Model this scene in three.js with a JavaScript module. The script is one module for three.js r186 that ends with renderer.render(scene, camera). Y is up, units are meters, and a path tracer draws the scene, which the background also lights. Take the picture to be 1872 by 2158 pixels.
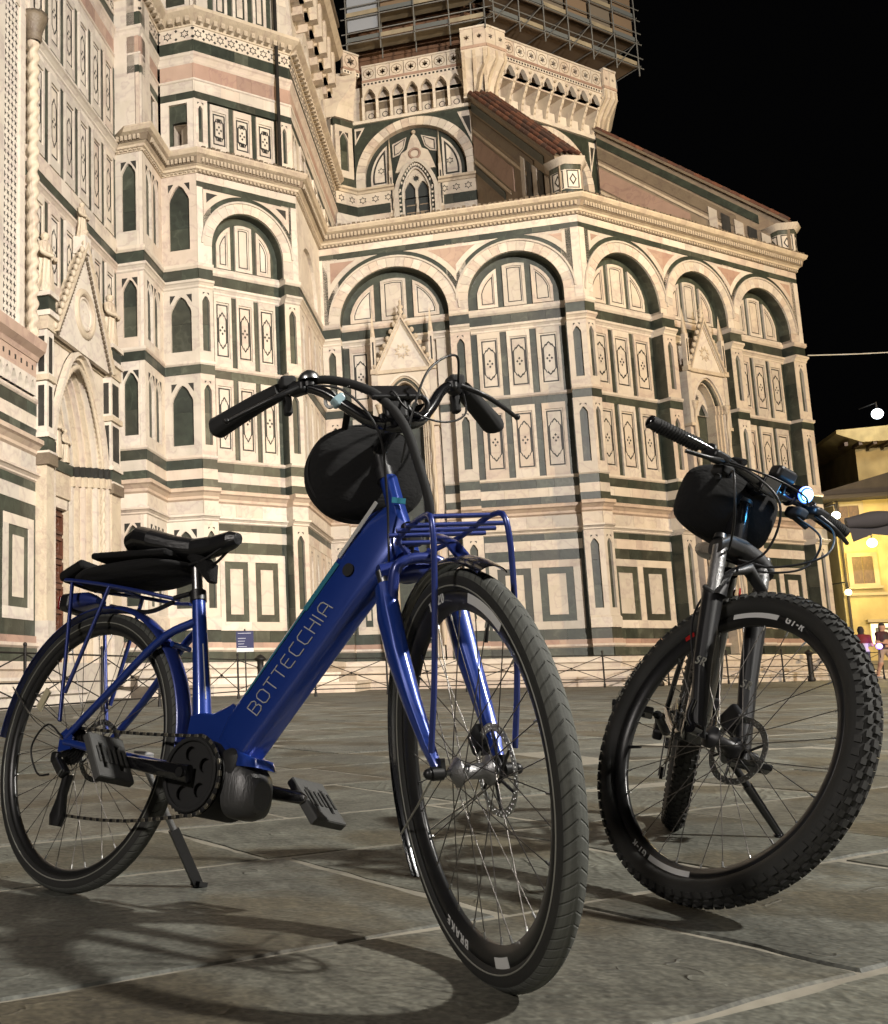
import * as THREE from 'three';
import { mergeGeometries, mergeVertices, toCreasedNormals } from 'three/addons/utils/BufferGeometryUtils.js';
import { RoundedBoxGeometry } from 'three/addons/geometries/RoundedBoxGeometry.js';
import { MarchingCubes } from 'three/addons/objects/MarchingCubes.js';
import { FontLoader } from 'three/addons/loaders/FontLoader.js';
import { TextGeometry } from 'three/addons/geometries/TextGeometry.js';

// ---------- camera, sky, floodlights, exposure ----------
const D2R = Math.PI / 180, V3 = THREE.Vector3, M4 = THREE.Matrix4;
const scene = new THREE.Scene();
const EYE = 0.515;
const FOCAL = 2166, PPX = 374, FULLW = 2 * (1872 - PPX);
const camera = new THREE.PerspectiveCamera(2 * Math.atan(1079 / FOCAL) / D2R, FULLW / 2158, 0.05, 400);
camera.position.set(0, EYE, 0);
camera.rotation.order = 'YXZ';
camera.rotation.set(9.06 * D2R, 0, -1.07 * D2R);
camera.setViewOffset(FULLW, 2158, FULLW - 1872, 0, 1872, 2158);
const renderer = new THREE.WebGLRenderer();
renderer.toneMapping = THREE.LinearToneMapping;
renderer.toneMappingExposure = 1;
renderer.shadowMap.enabled = true;
{ // moonless city night sky, nearly black
  const w = 16, h = 8, d = new Float32Array(w * h * 4);
  for (let i = 0; i < w * h; i++) d.set([0.0011, 0.0011, 0.0012, 1], i * 4);
  const t = new THREE.DataTexture(d, w, h, THREE.RGBAFormat, THREE.FloatType);
  t.mapping = THREE.EquirectangularReflectionMapping; t.magFilter = THREE.LinearFilter; t.needsUpdate = true;
  scene.background = t; scene.environment = t;
}
// one spotlight: where it hangs, what it looks at, candela, cone, colour, lamp radius in metres
const FLOODS = [
  { at: [12, 17, 18], to: [8, 9, -33], cd: 7400, cone: 33, pen: .45, col: '#fff6ee', r: 0.3 },
  { at: [38, 15, -4], to: [16, 9, -35], cd: 3400, cone: 32, pen: .5, col: '#ffdcaa', r: 0.3 },
  { at: [16, 15, 10], to: [-2, 10, -25], cd: 3300, cone: 24, pen: .6, col: '#fff8f0', r: 0.3 },
  { at: [12.5, 11, 2.6], to: [1.5, 0, -6.5], cd: 1500, cone: 58, pen: .5, col: '#fffaf2', r: 0.3 },
  { at: [24, 19, 8], to: [12, 22, -39], cd: 4600, cone: 18, pen: .6, col: '#ffeed4', r: 0.3 },
  { at: [-9, 8.5, 7.5], to: [0.6, 0.2, -4], cd: 330, cone: 50, pen: .6, col: '#fff6ee', r: 0.7 },  // added fill lamp, stands in for light off the lit buildings behind
];
function spot(f, parent) {
  const s = new THREE.SpotLight(f.col, f.cd, 0, f.cone * D2R, f.pen, 2);
  s.position.set(...f.at); s.target.position.set(...f.to);
  s.castShadow = true; s.shadow.radius = f.r / 0.02; s.shadow.mapSize.set(1024, 1024); s.shadow.bias = -0.0005;
  (parent || scene).add(s); scene.add(s.target); s.target.name = 'flood_target'; s.name = 'flood_beam';
  return s;
}
for (const f of FLOODS) spot(f);

// ---------- small helpers ----------
let seed = 20317;
const rnd = () => { seed = (seed * 1664525 + 1013904223) >>> 0; return seed / 4294967296; };
const rr = (a, b) => a + (b - a) * rnd();
const pick = a => a[Math.floor(rnd() * a.length)];
const v3 = (x, y, z) => new V3(x, y, z);
const usedNames = {};
function numbered(n) { const k = (usedNames[n] = (usedNames[n] ?? -1) + 1); return k ? `${n}_${String(k).padStart(3, '0')}` : n; }
function tag(o, label, category, group, kind) {
  if (label) o.userData.label = label; if (category) o.userData.category = category;
  if (group) o.userData.group = group; if (kind) o.userData.kind = kind; return o;
}
function thing(name, label, category, pos = [0, 0, 0], turn = 0, group) {
  const g = new THREE.Group(); g.name = numbered(name); g.position.set(...pos); g.rotation.y = turn;
  scene.add(g); return tag(g, label, category, group);
}
function mesh(name, geo, mat, parent) {
  const g = Array.isArray(geo) ? merge(geo) : geo;
  const m = new THREE.Mesh(g, mat); m.name = name; (parent || scene).add(m); return m;
}
function merge(list) {
  if (list.length === 1) return list[0];
  return mergeGeometries(list.map(g => {
    let q = g.index ? g.toNonIndexed() : g;
    if (!q.attributes.uv) q.setAttribute('uv', new THREE.BufferAttribute(new Float32Array(q.attributes.position.count * 2), 2));
    for (const k of Object.keys(q.attributes)) if (!['position', 'normal', 'uv'].includes(k)) q.deleteAttribute(k);
    return q;
  }));
}
// uv in metres from the dominant axis of each face, with an offset of its own
function boxUV(g, ox = rnd() * 7, oy = rnd() * 7, s = 0.5) {
  const q = g.index ? g.toNonIndexed() : g, p = q.attributes.position, n = q.attributes.normal;
  const uv = new Float32Array(p.count * 2);
  for (let i = 0; i < p.count; i++) {
    const ax = Math.abs(n.getX(i)), ay = Math.abs(n.getY(i)), az = Math.abs(n.getZ(i));
    let a, b; if (az >= ax && az >= ay) { a = p.getX(i); b = p.getY(i); } else if (ay >= ax) { a = p.getX(i); b = p.getZ(i); } else { a = p.getZ(i); b = p.getY(i); }
    uv[2 * i] = a * s + ox; uv[2 * i + 1] = b * s + oy;
  }
  q.setAttribute('uv', new THREE.BufferAttribute(uv, 2)); return q;
}
const boxG = (x0, x1, y0, y1, z0, z1) => new THREE.BoxGeometry(x1 - x0, y1 - y0, z1 - z0).translate((x0 + x1) / 2, (y0 + y1) / 2, (z0 + z1) / 2);
const rboxG = (sx, sy, sz, r = 0.01, seg = 2) => new RoundedBoxGeometry(sx, sy, sz, seg, r);
function shapeOf(pts, holes = []) {
  const s = pts instanceof THREE.Shape ? pts : new THREE.Shape(pts.map(p => new THREE.Vector2(p[0], p[1])));
  for (const h of holes) s.holes.push(h instanceof THREE.Path ? h : new THREE.Path(h.map(p => new THREE.Vector2(p[0], p[1]))));
  return s;
}
const exG = (shape, z0, z1, seg = 12) => new THREE.ExtrudeGeometry(shape, { depth: z1 - z0, bevelEnabled: false, curveSegments: seg }).translate(0, 0, z0);
// tube through points; radius a number or a function of t
function tubeG(pts, r, seg = 24, rad = 8, closed = false) {
  const P = pts.map(p => p.isVector3 ? p : v3(...p));
  const c = P.length === 2 ? new THREE.LineCurve3(P[0], P[1]) : new THREE.CatmullRomCurve3(P, closed, 'centripetal');
  const n = P.length === 2 ? 1 : seg;
  const g = new THREE.TubeGeometry(c, n, typeof r === 'number' ? r : 1, rad, closed);
  if (typeof r !== 'number') {
    const p = g.attributes.position, q = v3();
    for (let i = 0; i <= n; i++) { c.getPointAt(Math.min(1, i / n), q); const k = r(i / n);
      for (let j = 0; j <= rad; j++) { const m = i * (rad + 1) + j; p.setXYZ(m, q.x + (p.getX(m) - q.x) * k, q.y + (p.getY(m) - q.y) * k, q.z + (p.getZ(m) - q.z) * k); } }
  }
  if (!closed) { // caps
    const caps = [];
    for (const e of [0, 1]) { const o = c.getPointAt(e), t = c.getTangentAt(e), rad0 = typeof r === 'number' ? r : r(e);
      const d = new THREE.CircleGeometry(rad0, rad); d.applyQuaternion(new THREE.Quaternion().setFromUnitVectors(v3(0, 0, 1), e ? t : t.clone().negate())); d.translate(o.x, o.y, o.z); caps.push(d); }
    return merge([g, ...caps]);
  }
  return g;
}
// straight rod between two points with two radii
function rodG(a, b, r0, r1 = r0, seg = 10) {
  const A = v3(...a), B = v3(...b), L = A.distanceTo(B);
  const g = new THREE.CylinderGeometry(r1, r0, L, seg, 1);
  g.translate(0, L / 2, 0); g.applyQuaternion(new THREE.Quaternion().setFromUnitVectors(v3(0, 1, 0), B.sub(A).normalize()));
  return g.translate(A.x, A.y, A.z);
}
const lathG = (prof, seg = 24) => new THREE.LatheGeometry(prof.map(p => new THREE.Vector2(p[0], p[1])), seg);
// lofted tube: rings of [centre, axisU*a, axisV*b, squareness]
function loftG(rings, n = 20, caps = true) {
  const pos = [], idx = [], uv = [];
  rings.forEach((R, i) => { const [c, u, v, e = 1] = R;
    for (let j = 0; j <= n; j++) { const t = j / n * Math.PI * 2, C = Math.cos(t), S = Math.sin(t);
      const cu = Math.sign(C) * Math.pow(Math.abs(C), e), sv = Math.sign(S) * Math.pow(Math.abs(S), e);
      pos.push(c[0] + u[0] * cu + v[0] * sv, c[1] + u[1] * cu + v[1] * sv, c[2] + u[2] * cu + v[2] * sv); uv.push(j / n, i / rings.length); } });
  const k = n + 1;
  for (let i = 0; i + 1 < rings.length; i++) for (let j = 0; j < n; j++) { const a = i * k + j, b = a + k; idx.push(a, b, a + 1, b, b + 1, a + 1); }
  if (caps) for (const e of [0, rings.length - 1]) { const c = rings[e][0], m = pos.length / 3; pos.push(...c); uv.push(0.5, 0.5);
    for (let j = 0; j < n; j++) e ? idx.push(m, e * k + j, e * k + j + 1) : idx.push(m, j + 1, j); }
  const g = new THREE.BufferGeometry(); g.setAttribute('position', new THREE.Float32BufferAttribute(pos, 3)); g.setAttribute('uv', new THREE.Float32BufferAttribute(uv, 2)); g.setIndex(idx);
  const q = toCreasedNormals(g, 0.9); return q;
}

// ---------- textures ----------
const hash = (x, y, s) => { let h = (x * 374761393 + y * 668265263 + s * 982451653) | 0; h = Math.imul(h ^ (h >>> 13), 1274126177); return ((h ^ (h >>> 16)) >>> 0) / 4294967296; };
function vnoise(x, y, per, s) { // periodic value noise
  const xi = Math.floor(x), yi = Math.floor(y), fx = x - xi, fy = y - yi, u = fx * fx * (3 - 2 * fx), v = fy * fy * (3 - 2 * fy), m = a => ((a % per) + per) % per;
  const a = hash(m(xi), m(yi), s), b = hash(m(xi + 1), m(yi), s), c = hash(m(xi), m(yi + 1), s), d = hash(m(xi + 1), m(yi + 1), s);
  return a + (b - a) * u + (c - a) * v + (a - b - c + d) * u * v;
}
function fbm(x, y, per, oct, s) { let r = 0, a = 0.5, t = 0; for (let i = 0; i < oct; i++) { r += a * vnoise(x, y, per, s + i); t += a; a *= 0.5; x *= 2; y *= 2; per *= 2; } return r / t; }
function tex(n, f, srgb = true) {
  const d = new Uint8Array(n * n * 4);
  for (let y = 0; y < n; y++) for (let x = 0; x < n; x++) { const c = f(x / n, y / n), i = (y * n + x) * 4;
    if (typeof c === 'number') { d[i] = d[i + 1] = d[i + 2] = Math.max(0, Math.min(255, c * 255)); } else for (let k = 0; k < 3; k++) d[i + k] = Math.max(0, Math.min(255, c[k] * 255)); d[i + 3] = 255; }
  const t = new THREE.DataTexture(d, n, n); t.wrapS = t.wrapT = THREE.RepeatWrapping; t.magFilter = THREE.LinearFilter; t.minFilter = THREE.LinearMipmapLinearFilter; t.generateMipmaps = true;
  if (srgb) t.colorSpace = THREE.SRGBColorSpace; t.needsUpdate = true; return t;
}
const T = {
  marble: tex(512, (x, y) => { const n = fbm(x * 5, y * 5, 5, 5, 3), v = Math.abs(fbm(x * 4 + n * 1.2, y * 4, 4, 4, 11) - 0.5) * 2; const vein = Math.pow(Math.max(0, 1 - v * 6), 2); const st = fbm(x * 14, y * 3, 14, 3, 29);
    const k = 0.88 + 0.12 * n - 0.07 * vein - 0.10 * Math.max(0, st - 0.55); return [k, k * (0.985 - 0.02 * vein), k * (0.955 - 0.04 * Math.max(0, st - 0.5))]; }),
  green: tex(512, (x, y) => { const n = fbm(x * 9, y * 9, 9, 5, 41), m = fbm(x * 3, y * 3, 3, 4, 51), v = Math.pow(Math.max(0, 1 - Math.abs(m - 0.5) * 22), 2); const k = 0.62 + 0.38 * n + 0.18 * v; return [k, k, k * 0.97]; }),
  rough: tex(256, (x, y) => 0.55 + 0.4 * (fbm(x * 8, y * 8, 8, 4, 77) - 0.5), false),
  grit: tex(512, (x, y) => fbm(x * 40, y * 40, 40, 4, 91), false),
  plaster: tex(512, (x, y) => { const n = fbm(x * 4, y * 4, 4, 6, 7), s = fbm(x * 16, y * 2, 16, 3, 17); const k = 0.8 + 0.25 * (n - 0.4) - 0.1 * Math.max(0, s - 0.5); return [k, k * 0.99, k * 0.96]; }),
};
const lin = (r, g, b) => new THREE.Color().setRGB(r, g, b);
function mat(color, o = {}) { return new THREE.MeshPhysicalMaterial({ color, roughness: 0.6, ...o }); }
const stone = (c, map, o = {}) => new THREE.MeshStandardMaterial({ color: c, map, roughness: 0.58, bumpMap: T.grit, bumpScale: 0.002, ...o });
const M = {
  white: [[.60, .55, .485], [.65, .605, .54], [.53, .49, .435], [.61, .55, .47], [.57, .495, .425]].map(c => stone(lin(...c), T.marble)),
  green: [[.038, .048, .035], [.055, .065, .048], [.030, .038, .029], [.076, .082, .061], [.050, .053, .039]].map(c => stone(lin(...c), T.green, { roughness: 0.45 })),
  pink: [[.40, .27, .215], [.34, .235, .19], [.45, .33, .265]].map(c => stone(lin(...c), T.marble)),
  blush: stone(lin(.52, .42, .335), T.marble),
  red: stone(lin(.30, .10, .06), T.marble),
  inlay: stone(lin(.028, .026, .022), T.green),
  carved: stone(lin(.55, .475, .37), T.marble, { bumpScale: 0.01 }),
  darkStone: stone(lin(.17, .135, .095), T.marble, { bumpScale: 0.01 }),  // dark brown stone tone; behind cornice leaves it paints the shade of the carving
  dullStone: stone(lin(.25, .20, .145), T.marble),  // dull brown stone tone; behind leaves and dentils it paints carving shade
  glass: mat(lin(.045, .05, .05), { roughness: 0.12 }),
  wood: stone(lin(.115, .035, .014), T.green, { roughness: 0.5 }),
  tile: [[.17, .065, .035], [.13, .05, .03], [.22, .09, .05], [.10, .05, .035]].map(c => stone(lin(...c), T.plaster, { roughness: .85 })),
  brick: stone(lin(.16, .085, .05), T.plaster, { roughness: .9 }),
  iron: mat(lin(.018, .016, .014), { roughness: 0.55, metalness: 0.5 }),
  steel: mat(lin(.42, .42, .42), { roughness: 0.35, metalness: 1 }),
};
const W0 = M.white[0];
// ---------- cathedral: walls as planes with u along, v up, w out of the wall ----------
const AL = 17.08 * D2R;
const azDir = deg => v3(Math.sin(AL + deg * D2R), 0, -Math.cos(AL + deg * D2R));
const dA = azDir(0), dC = azDir(45), dB = azDir(90);
const PK = v3(12.722, 0, -30.449), PE1 = v3(4.92, 0, -32.846), PC2 = v3(3.699, 0, -28.874), PC1 = v3(.705, 0, -27.287), PB3 = v3(-.291, 0, -27.593), PB2 = v3(-.784, 0, -25.988), PA1 = v3(-1.532, 0, -26.218);
const PK2 = v3(12.099, 0, -37.022), PE2 = v3(7.362, 0, -38.477), PF1 = v3(6.44, 0, -37.97);
const cathedral = thing('cathedral', 'cathedral clad in white, green and pink marble behind the iron railing', 'cathedral', [6, 0, -31]);
const items = [];
class Wall {
  constructor(name, P, dir, u0, u1, v0, v1, wf = -0.3, wb = -1, m = W0) {
    this.core = mesh(name, boxUV(boxG(u0, u1, v0, v1, wb, wf)), m, cathedral);
    this.core.position.set(P.x - 6, 0, P.z + 31); this.core.rotation.y = Math.atan2(-dir.z, dir.x);
    this.P = P; this.d = dir; this.n = v3(-dir.z, 0, dir.x);
  }
  at(u, v, w) { return this.P.clone().addScaledVector(this.d, u).addScaledVector(this.n, w).setY(v); }
  add(name, geo, m) { items.push({ w: this, name, geo, m }); return this; }
  bx(name, u0, u1, v0, v1, w0, w1, m) { return this.add(name, boxUV(boxG(u0, u1, v0, v1, w0, w1)), m); }
  blocks(name, u0, u1, v0, v1, w0, w1, set, len = 0.62) {
    const n = Math.max(1, Math.round((u1 - u0) / len)); let a = u0;
    for (let i = 0; i < n; i++) { const b = i === n - 1 ? u1 : u0 + (u1 - u0) * (i + 1 + (rnd() - .5) * .5) / n; this.bx(name, a, b - (i < n - 1 ? .004 : 0), v0, v1, w0, w1 + rr(-.003, .003), pick(set)); a = b; }
  }
  stack(name, u0, u1, v0, v1, w0, w1, set, len = 0.5) {
    const n = Math.max(1, Math.round((v1 - v0) / len)); let a = v0;
    for (let i = 0; i < n; i++) { const b = i === n - 1 ? v1 : v0 + (v1 - v0) * (i + 1 + (rnd() - .5) * .4) / n; this.bx(name, u0, u1, a, b - (i < n - 1 ? .004 : 0), w0, w1 + rr(-.003, .003), pick(set)); a = b; }
  }
  ex(name, shape, w0, w1, m, seg) { return this.add(name, boxUV(exG(shape, w0, w1, seg)), m); }
  // moulding: profile of [w, v] points swept along u, ends mitred by m0, m1 (tangent of half the corner's turn)
  ml(name, u0, u1, prof, m, m0 = 0, m1 = 0) {
    const pos = [], idx = [], n = prof.length;
    for (let i = 0; i < n; i++) { const j = (i + 1) % n, [wa, va] = prof[i], [wb, vb] = prof[j], k = pos.length / 3;
      pos.push(u0 - wa * m0, va, wa, u1 + wa * m1, va, wa, u1 + wb * m1, vb, wb, u0 - wb * m0, vb, wb); idx.push(k, k + 1, k + 2, k, k + 2, k + 3); }
    const c = THREE.ShapeUtils.triangulateShape(prof.map(p => new THREE.Vector2(p[0], p[1])), []);
    for (const e of [0, 1]) { const k = pos.length / 3; for (const [w, v] of prof) pos.push(e ? u1 + w * m1 : u0 - w * m0, v, w); for (const t of c) idx.push(k + t[0], k + t[1], k + t[2]); }
    const g = new THREE.BufferGeometry(); g.setAttribute('position', new THREE.Float32BufferAttribute(pos, 3)); g.setIndex(idx);
    const q = g.toNonIndexed(); q.computeVertexNormals(); return this.add(name, boxUV(q), m);
  }
}
function finishItems() {
  const by = {};
  for (const it of items) { it.geo.computeBoundingSphere(); const s = it.geo.boundingSphere, c = it.w.at(s.center.x, s.center.y, s.center.z);
    it.px = it.stuff ? 0 : s.radius / c.distanceTo(camera.position); (by[it.name] = by[it.name] || []).push(it); }
  for (const [name, list] of Object.entries(by)) {
    list.sort((a, b) => b.px - a.px); const rest = {};
    list.forEach((it, i) => { if (!it.stuff && i < 260) { mesh(name, it.geo, it.m, it.w.core); return; }
      const k = it.w.core.id + '|' + it.m.uuid; (rest[k] = rest[k] || []).push(it); });
    for (const l of Object.values(rest)) mesh(name, l.map(i => i.geo), l[0].m, l[0].w.core).userData.kind = 'stuff';
  }
}
function stuffIt(W, name, geos, m) { W.add(name, merge(geos), m); items[items.length - 1].stuff = true; }
const arcPts = (cx, cy, r, a0, a1, n = 20) => Array.from({ length: n + 1 }, (_, i) => { const a = (a0 + (a1 - a0) * i / n) * D2R; return [cx + r * Math.cos(a), cy + r * Math.sin(a)]; });
const rectP = (u0, u1, v0, v1) => [[u0, v0], [u1, v0], [u1, v1], [u0, v1]];
function lancetP(u0, u1, v0, v1, sharp = 1) { // pointed arch outline with a slight cusp
  const c = (u0 + u1) / 2, w = (u1 - u0) / 2, s = v1 - w * 1.55 * sharp, o = [[u0, v0], [u1, v0], [u1, s]];
  const q = (k, side) => { const t = k / 6; return [c + side * w * (1 - Math.pow(t, 1.35)) * (t > .3 && t < .62 ? .93 : 1), s + (v1 - s) * (0.16 * t + 0.84 * Math.sin(t * 1.35) / Math.sin(1.35))]; };
  for (let k = 1; k <= 6; k++) o.push(q(k, 1)); for (let k = 5; k >= 0; k--) o.push(q(k, -1)); return o;
}
function starP(cx, cy, r, n = 6, k = .5, a0 = 0) { return Array.from({ length: 2 * n }, (_, i) => { const a = a0 + i * Math.PI / n, q = i % 2 ? r * k : r; return [cx + q * Math.cos(a), cy + q * Math.sin(a)]; }); }
// the courses that run round the whole building
const PLINTH = [[0.85, 1.13, 'g', .05], [1.13, 1.235, 'm', .10], [1.235, 1.38, 'p', .03], [1.38, 1.70, 'g', 0]];
const MID = [[4.12, 4.42, 'w', .01], [4.42, 4.62, 'g', 0], [4.62, 4.80, 'c', .12], [4.80, 5.17, 'w', .03], [5.17, 5.52, 'k', .2], [5.52, 5.77, 'g', .02], [5.77, 6.05, 'w', .02], [6.05, 6.32, 'g', .02], [6.32, 6.42, 'm', .06]];
const UP = [[8.72, 8.97, 'g', .02], [8.97, 9.08, 'm', .07]];
const TOP = [[11.18, 11.42, 'c', .11], [11.42, 11.75, 'g', .02], [11.75, 11.9, 'm', .08]];
function courses(W, u0, u1, w, list, m0 = 0, m1 = 0, back = -.3) {
  for (const [a, b, k, o] of list) {
    if (k === 'g') W.blocks('green_marble_block', u0, u1, a, b, back, w + o, M.green);
    else if (k === 'w') W.blocks('white_marble_block', u0, u1, a, b, back, w + o, M.white, .8);
    else if (k === 'p') W.blocks('pink_marble_block', u0, u1, a, b, back, w + o, M.pink, .7);
    else { const h = b - a, f = w + o, prof = k === 'm' ? [[back, a], [w + o * .5, a], [f, a + h * .4], [f, b], [back, b]]
      : [[back, a], [w, a], [w + o * .3, a + h * .15], [w + o * .3, a + h * .35], [w + o * .7, a + h * .6], [f, a + h * .7], [f, b - h * .05], [w + o * .9, b], [back, b]];
      W.ml('moulding', u0, u1, prof, k === 'k' ? M.blush : pick(M.white), m0, m1); }
  }
}
function lancetBlock(W, u0, u1, v0, v1, l, w, t = .09) { // white block with a green lancet sunk in it
  const [a, b, c, d] = l;
  W.ex('lancet_frame', shapeOf(rectP(u0, u1, v0, v1), [lancetP(a, b, c, d)]), w - t, w, pick(M.white));
  W.stack('green_lancet_panel', a - .02, b + .02, c - .02, d + .02, w - t - .04, w - t + .012, M.green, .7);
  if (b - a > .3) for (const s of [0, 1]) { const x = s ? b + .02 : a - .02, k = s ? -1 : 1; W.ex('inlay', shapeOf(s ? [[x, d + .05], [x, d - .2], [x - .16, d + .05]] : [[x, d + .05], [x + .16, d + .05], [x, d - .2]]), w, w + .004, M.inlay); }
  else for (const s of [-1, 1]) W.ex('inlay', shapeOf([[(a + b) / 2 + s * .1, d + .1], [(a + b) / 2 + s * .03, d + .1], [(a + b) / 2 + s * .1, d + .03]].sort(() => 0)), w, w + .004, M.inlay);
}
function pilaster(W, u0, u1, o = {}) {
  const w = o.w ?? 0, b = o.b ?? -.46, c = (u0 + u1) / 2, lw = (o.lw ?? .24) / 2, m0 = o.m0 ?? 0, m1 = o.m1 ?? 0;
  const ls = o.two ? [c - .3, c + .3] : [c];
  const tier = (v0, v1, a, d) => { const n = ls.length; ls.forEach((x, i) => { const p0 = u0 + (u1 - u0) * i / n, p1 = u0 + (u1 - u0) * (i + 1) / n; lancetBlock(W, p0, p1, v0, v1, [x - lw, x + lw, a, d], w); W.bx('pilaster_core', p0, p1, v0, v1, b, w - .12, W0); }); };
  courses(W, u0 - .0, u1 + .0, w, PLINTH, m0, m1, b);
  W.ml('moulding', u0, u1, [[b, 1.7], [w + .06, 1.7], [w + .06, 2.0], [w, 2.06], [b, 2.06]], pick(M.white), m0, m1);
  tier(2.06, 4.62, 2.28, 4.36);
  courses(W, u0, u1, w, MID.slice(2), m0, m1, b);
  tier(6.42, 8.72, 6.72, 8.42);
  courses(W, u0, u1, w, UP, m0, m1, b);
  tier(9.08, 11.18, 9.38, 10.98);
  courses(W, u0, u1, w, TOP, m0, m1, b);
  if (o.high) tier(11.9, 14.6, 12.35, 14.3);
  else if (!o.noTop) W.bx('pilaster_block', u0, u1, 11.9, 14.2, b, w, pick(M.white));
}
// one panel of the three in a tier: raised frame, sunk field, dark border, lozenge outline and four small diamonds
function panelSlab(W, u0, u1, v0, v1, w, rich = true) {
  const e = (u1 - u0) * .125, b0 = u0 + e, b1 = u1 - e, c0 = v0 + .26, c1 = v1 - .2, cu = (u0 + u1) / 2, cv = (c0 + c1) / 2;
  const wm = pick(M.white);
  W.ex('panel_frame', shapeOf(rectP(u0, u1, v0, v1), [rectP(b0, b1, c0, c1)]), w, w + .06, wm);
  W.bx('panel_field', b0, b1, c0, c1, w, w + .022, pick(M.white));
  const t = .04, i0 = b0 + .03, i1 = b1 - .03, j0 = c0 + .05, j1 = c1 - .05, z = w + .022;
  W.ex('inlay', shapeOf(rectP(i0, i1, j0, j1), [rectP(i0 + t, i1 - t, j0 + t, j1 - t)]), z, z + .005, M.inlay);
  if (!rich) return;
  const hex = k => { const p = (i1 - i0) / 2 - t - k, q = (j1 - j0) * .36 - k * 1.25, s = (j1 - j0) * .2; const half = [[p, s], [p, s * .4]], up = [[p * .97, s + .04], [p * .72, s + .09], [p * .6, s + .16], [p * .42, q - .1], [p * .2, q - .035], [0, q]]; const R = [...up.slice().reverse(), [p, s], ]; const pts = []; for (const [x, y] of R) pts.push([cu + x, cv + y]); for (const [x, y] of R.slice().reverse()) pts.push([cu + x, cv - y]); for (const [x, y] of R.slice(1)) pts.push([cu - x, cv - y]); for (const [x, y] of R.slice(1).reverse()) pts.push([cu - x, cv + y]); return pts; };
  W.ex('inlay', shapeOf(hex(0), [hex(.042)]), z, z + .005, M.inlay);
  const d = [[0, .095], [0, -.095], [.068, 0], [-.068, 0]].map(([x, y]) => exG(shapeOf([[cu + x - .036, cv + y], [cu + x, cv + y - .045], [cu + x + .036, cv + y], [cu + x, cv + y + .045]]), z, z + .005));
  W.add('inlay', boxUV(merge(d)), M.inlay);
}
function tier3(W, u0, u1, v0, v1, w, skip = []) {
  const L = u1 - u0, m = .07 * L, s = .24 * L;
  for (let i = 0; i < 4; i++) { const a = u0 + i * (s + m); if (!skip.includes('s' + i)) W.stack('green_marble_strip', a, a + m, v0, v1, w - .1, w + .01, M.green, .62); }
  for (let i = 0; i < 3; i++) { const a = u0 + m + i * (s + m); if (!skip.includes(i)) panelSlab(W, a, a + s, v0, v1, w); }
}
function lowPanels(W, u0, u1, w, n = 2) {
  W.stack('green_marble_strip', u0, u0 + .1, 1.7, 4.12, w - .1, w, M.green, .8); W.stack('green_marble_strip', u1 - .1, u1, 1.7, 4.12, w - .1, w, M.green, .8);
  W.blocks('green_marble_block', u0 + .1, u1 - .1, 3.8, 4.12, w - .1, w, M.green);
  const a = u0 + .1, b = u1 - .1, st = .24, pw = (b - a - st * (n + 1)) / n;
  W.blocks('white_frame', a, b, 1.7, 1.94, w - .1, w + .015, M.white, 1.3); W.blocks('white_frame', a, b, 3.58, 3.8, w - .1, w + .015, M.white, 1.3);
  for (let i = 0; i <= n; i++) { const x = a + i * (pw + st); W.bx('white_frame', x, x + st, 1.94, 3.58, w - .1, w + .012, pick(M.white));
    if (i < n) { const p = x + st, q = p + pw, e = pw * .23;
      W.ex('green_border', shapeOf(rectP(p, q, 1.94, 3.58), [rectP(p + e, q - e, 2.14, 3.38)]), w - .1, w - .01, pick(M.green));
      W.bx('white_panel', p + e, q - e, 2.14, 3.38, w - .1, w + .005, pick(M.white)); } }
}
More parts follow.
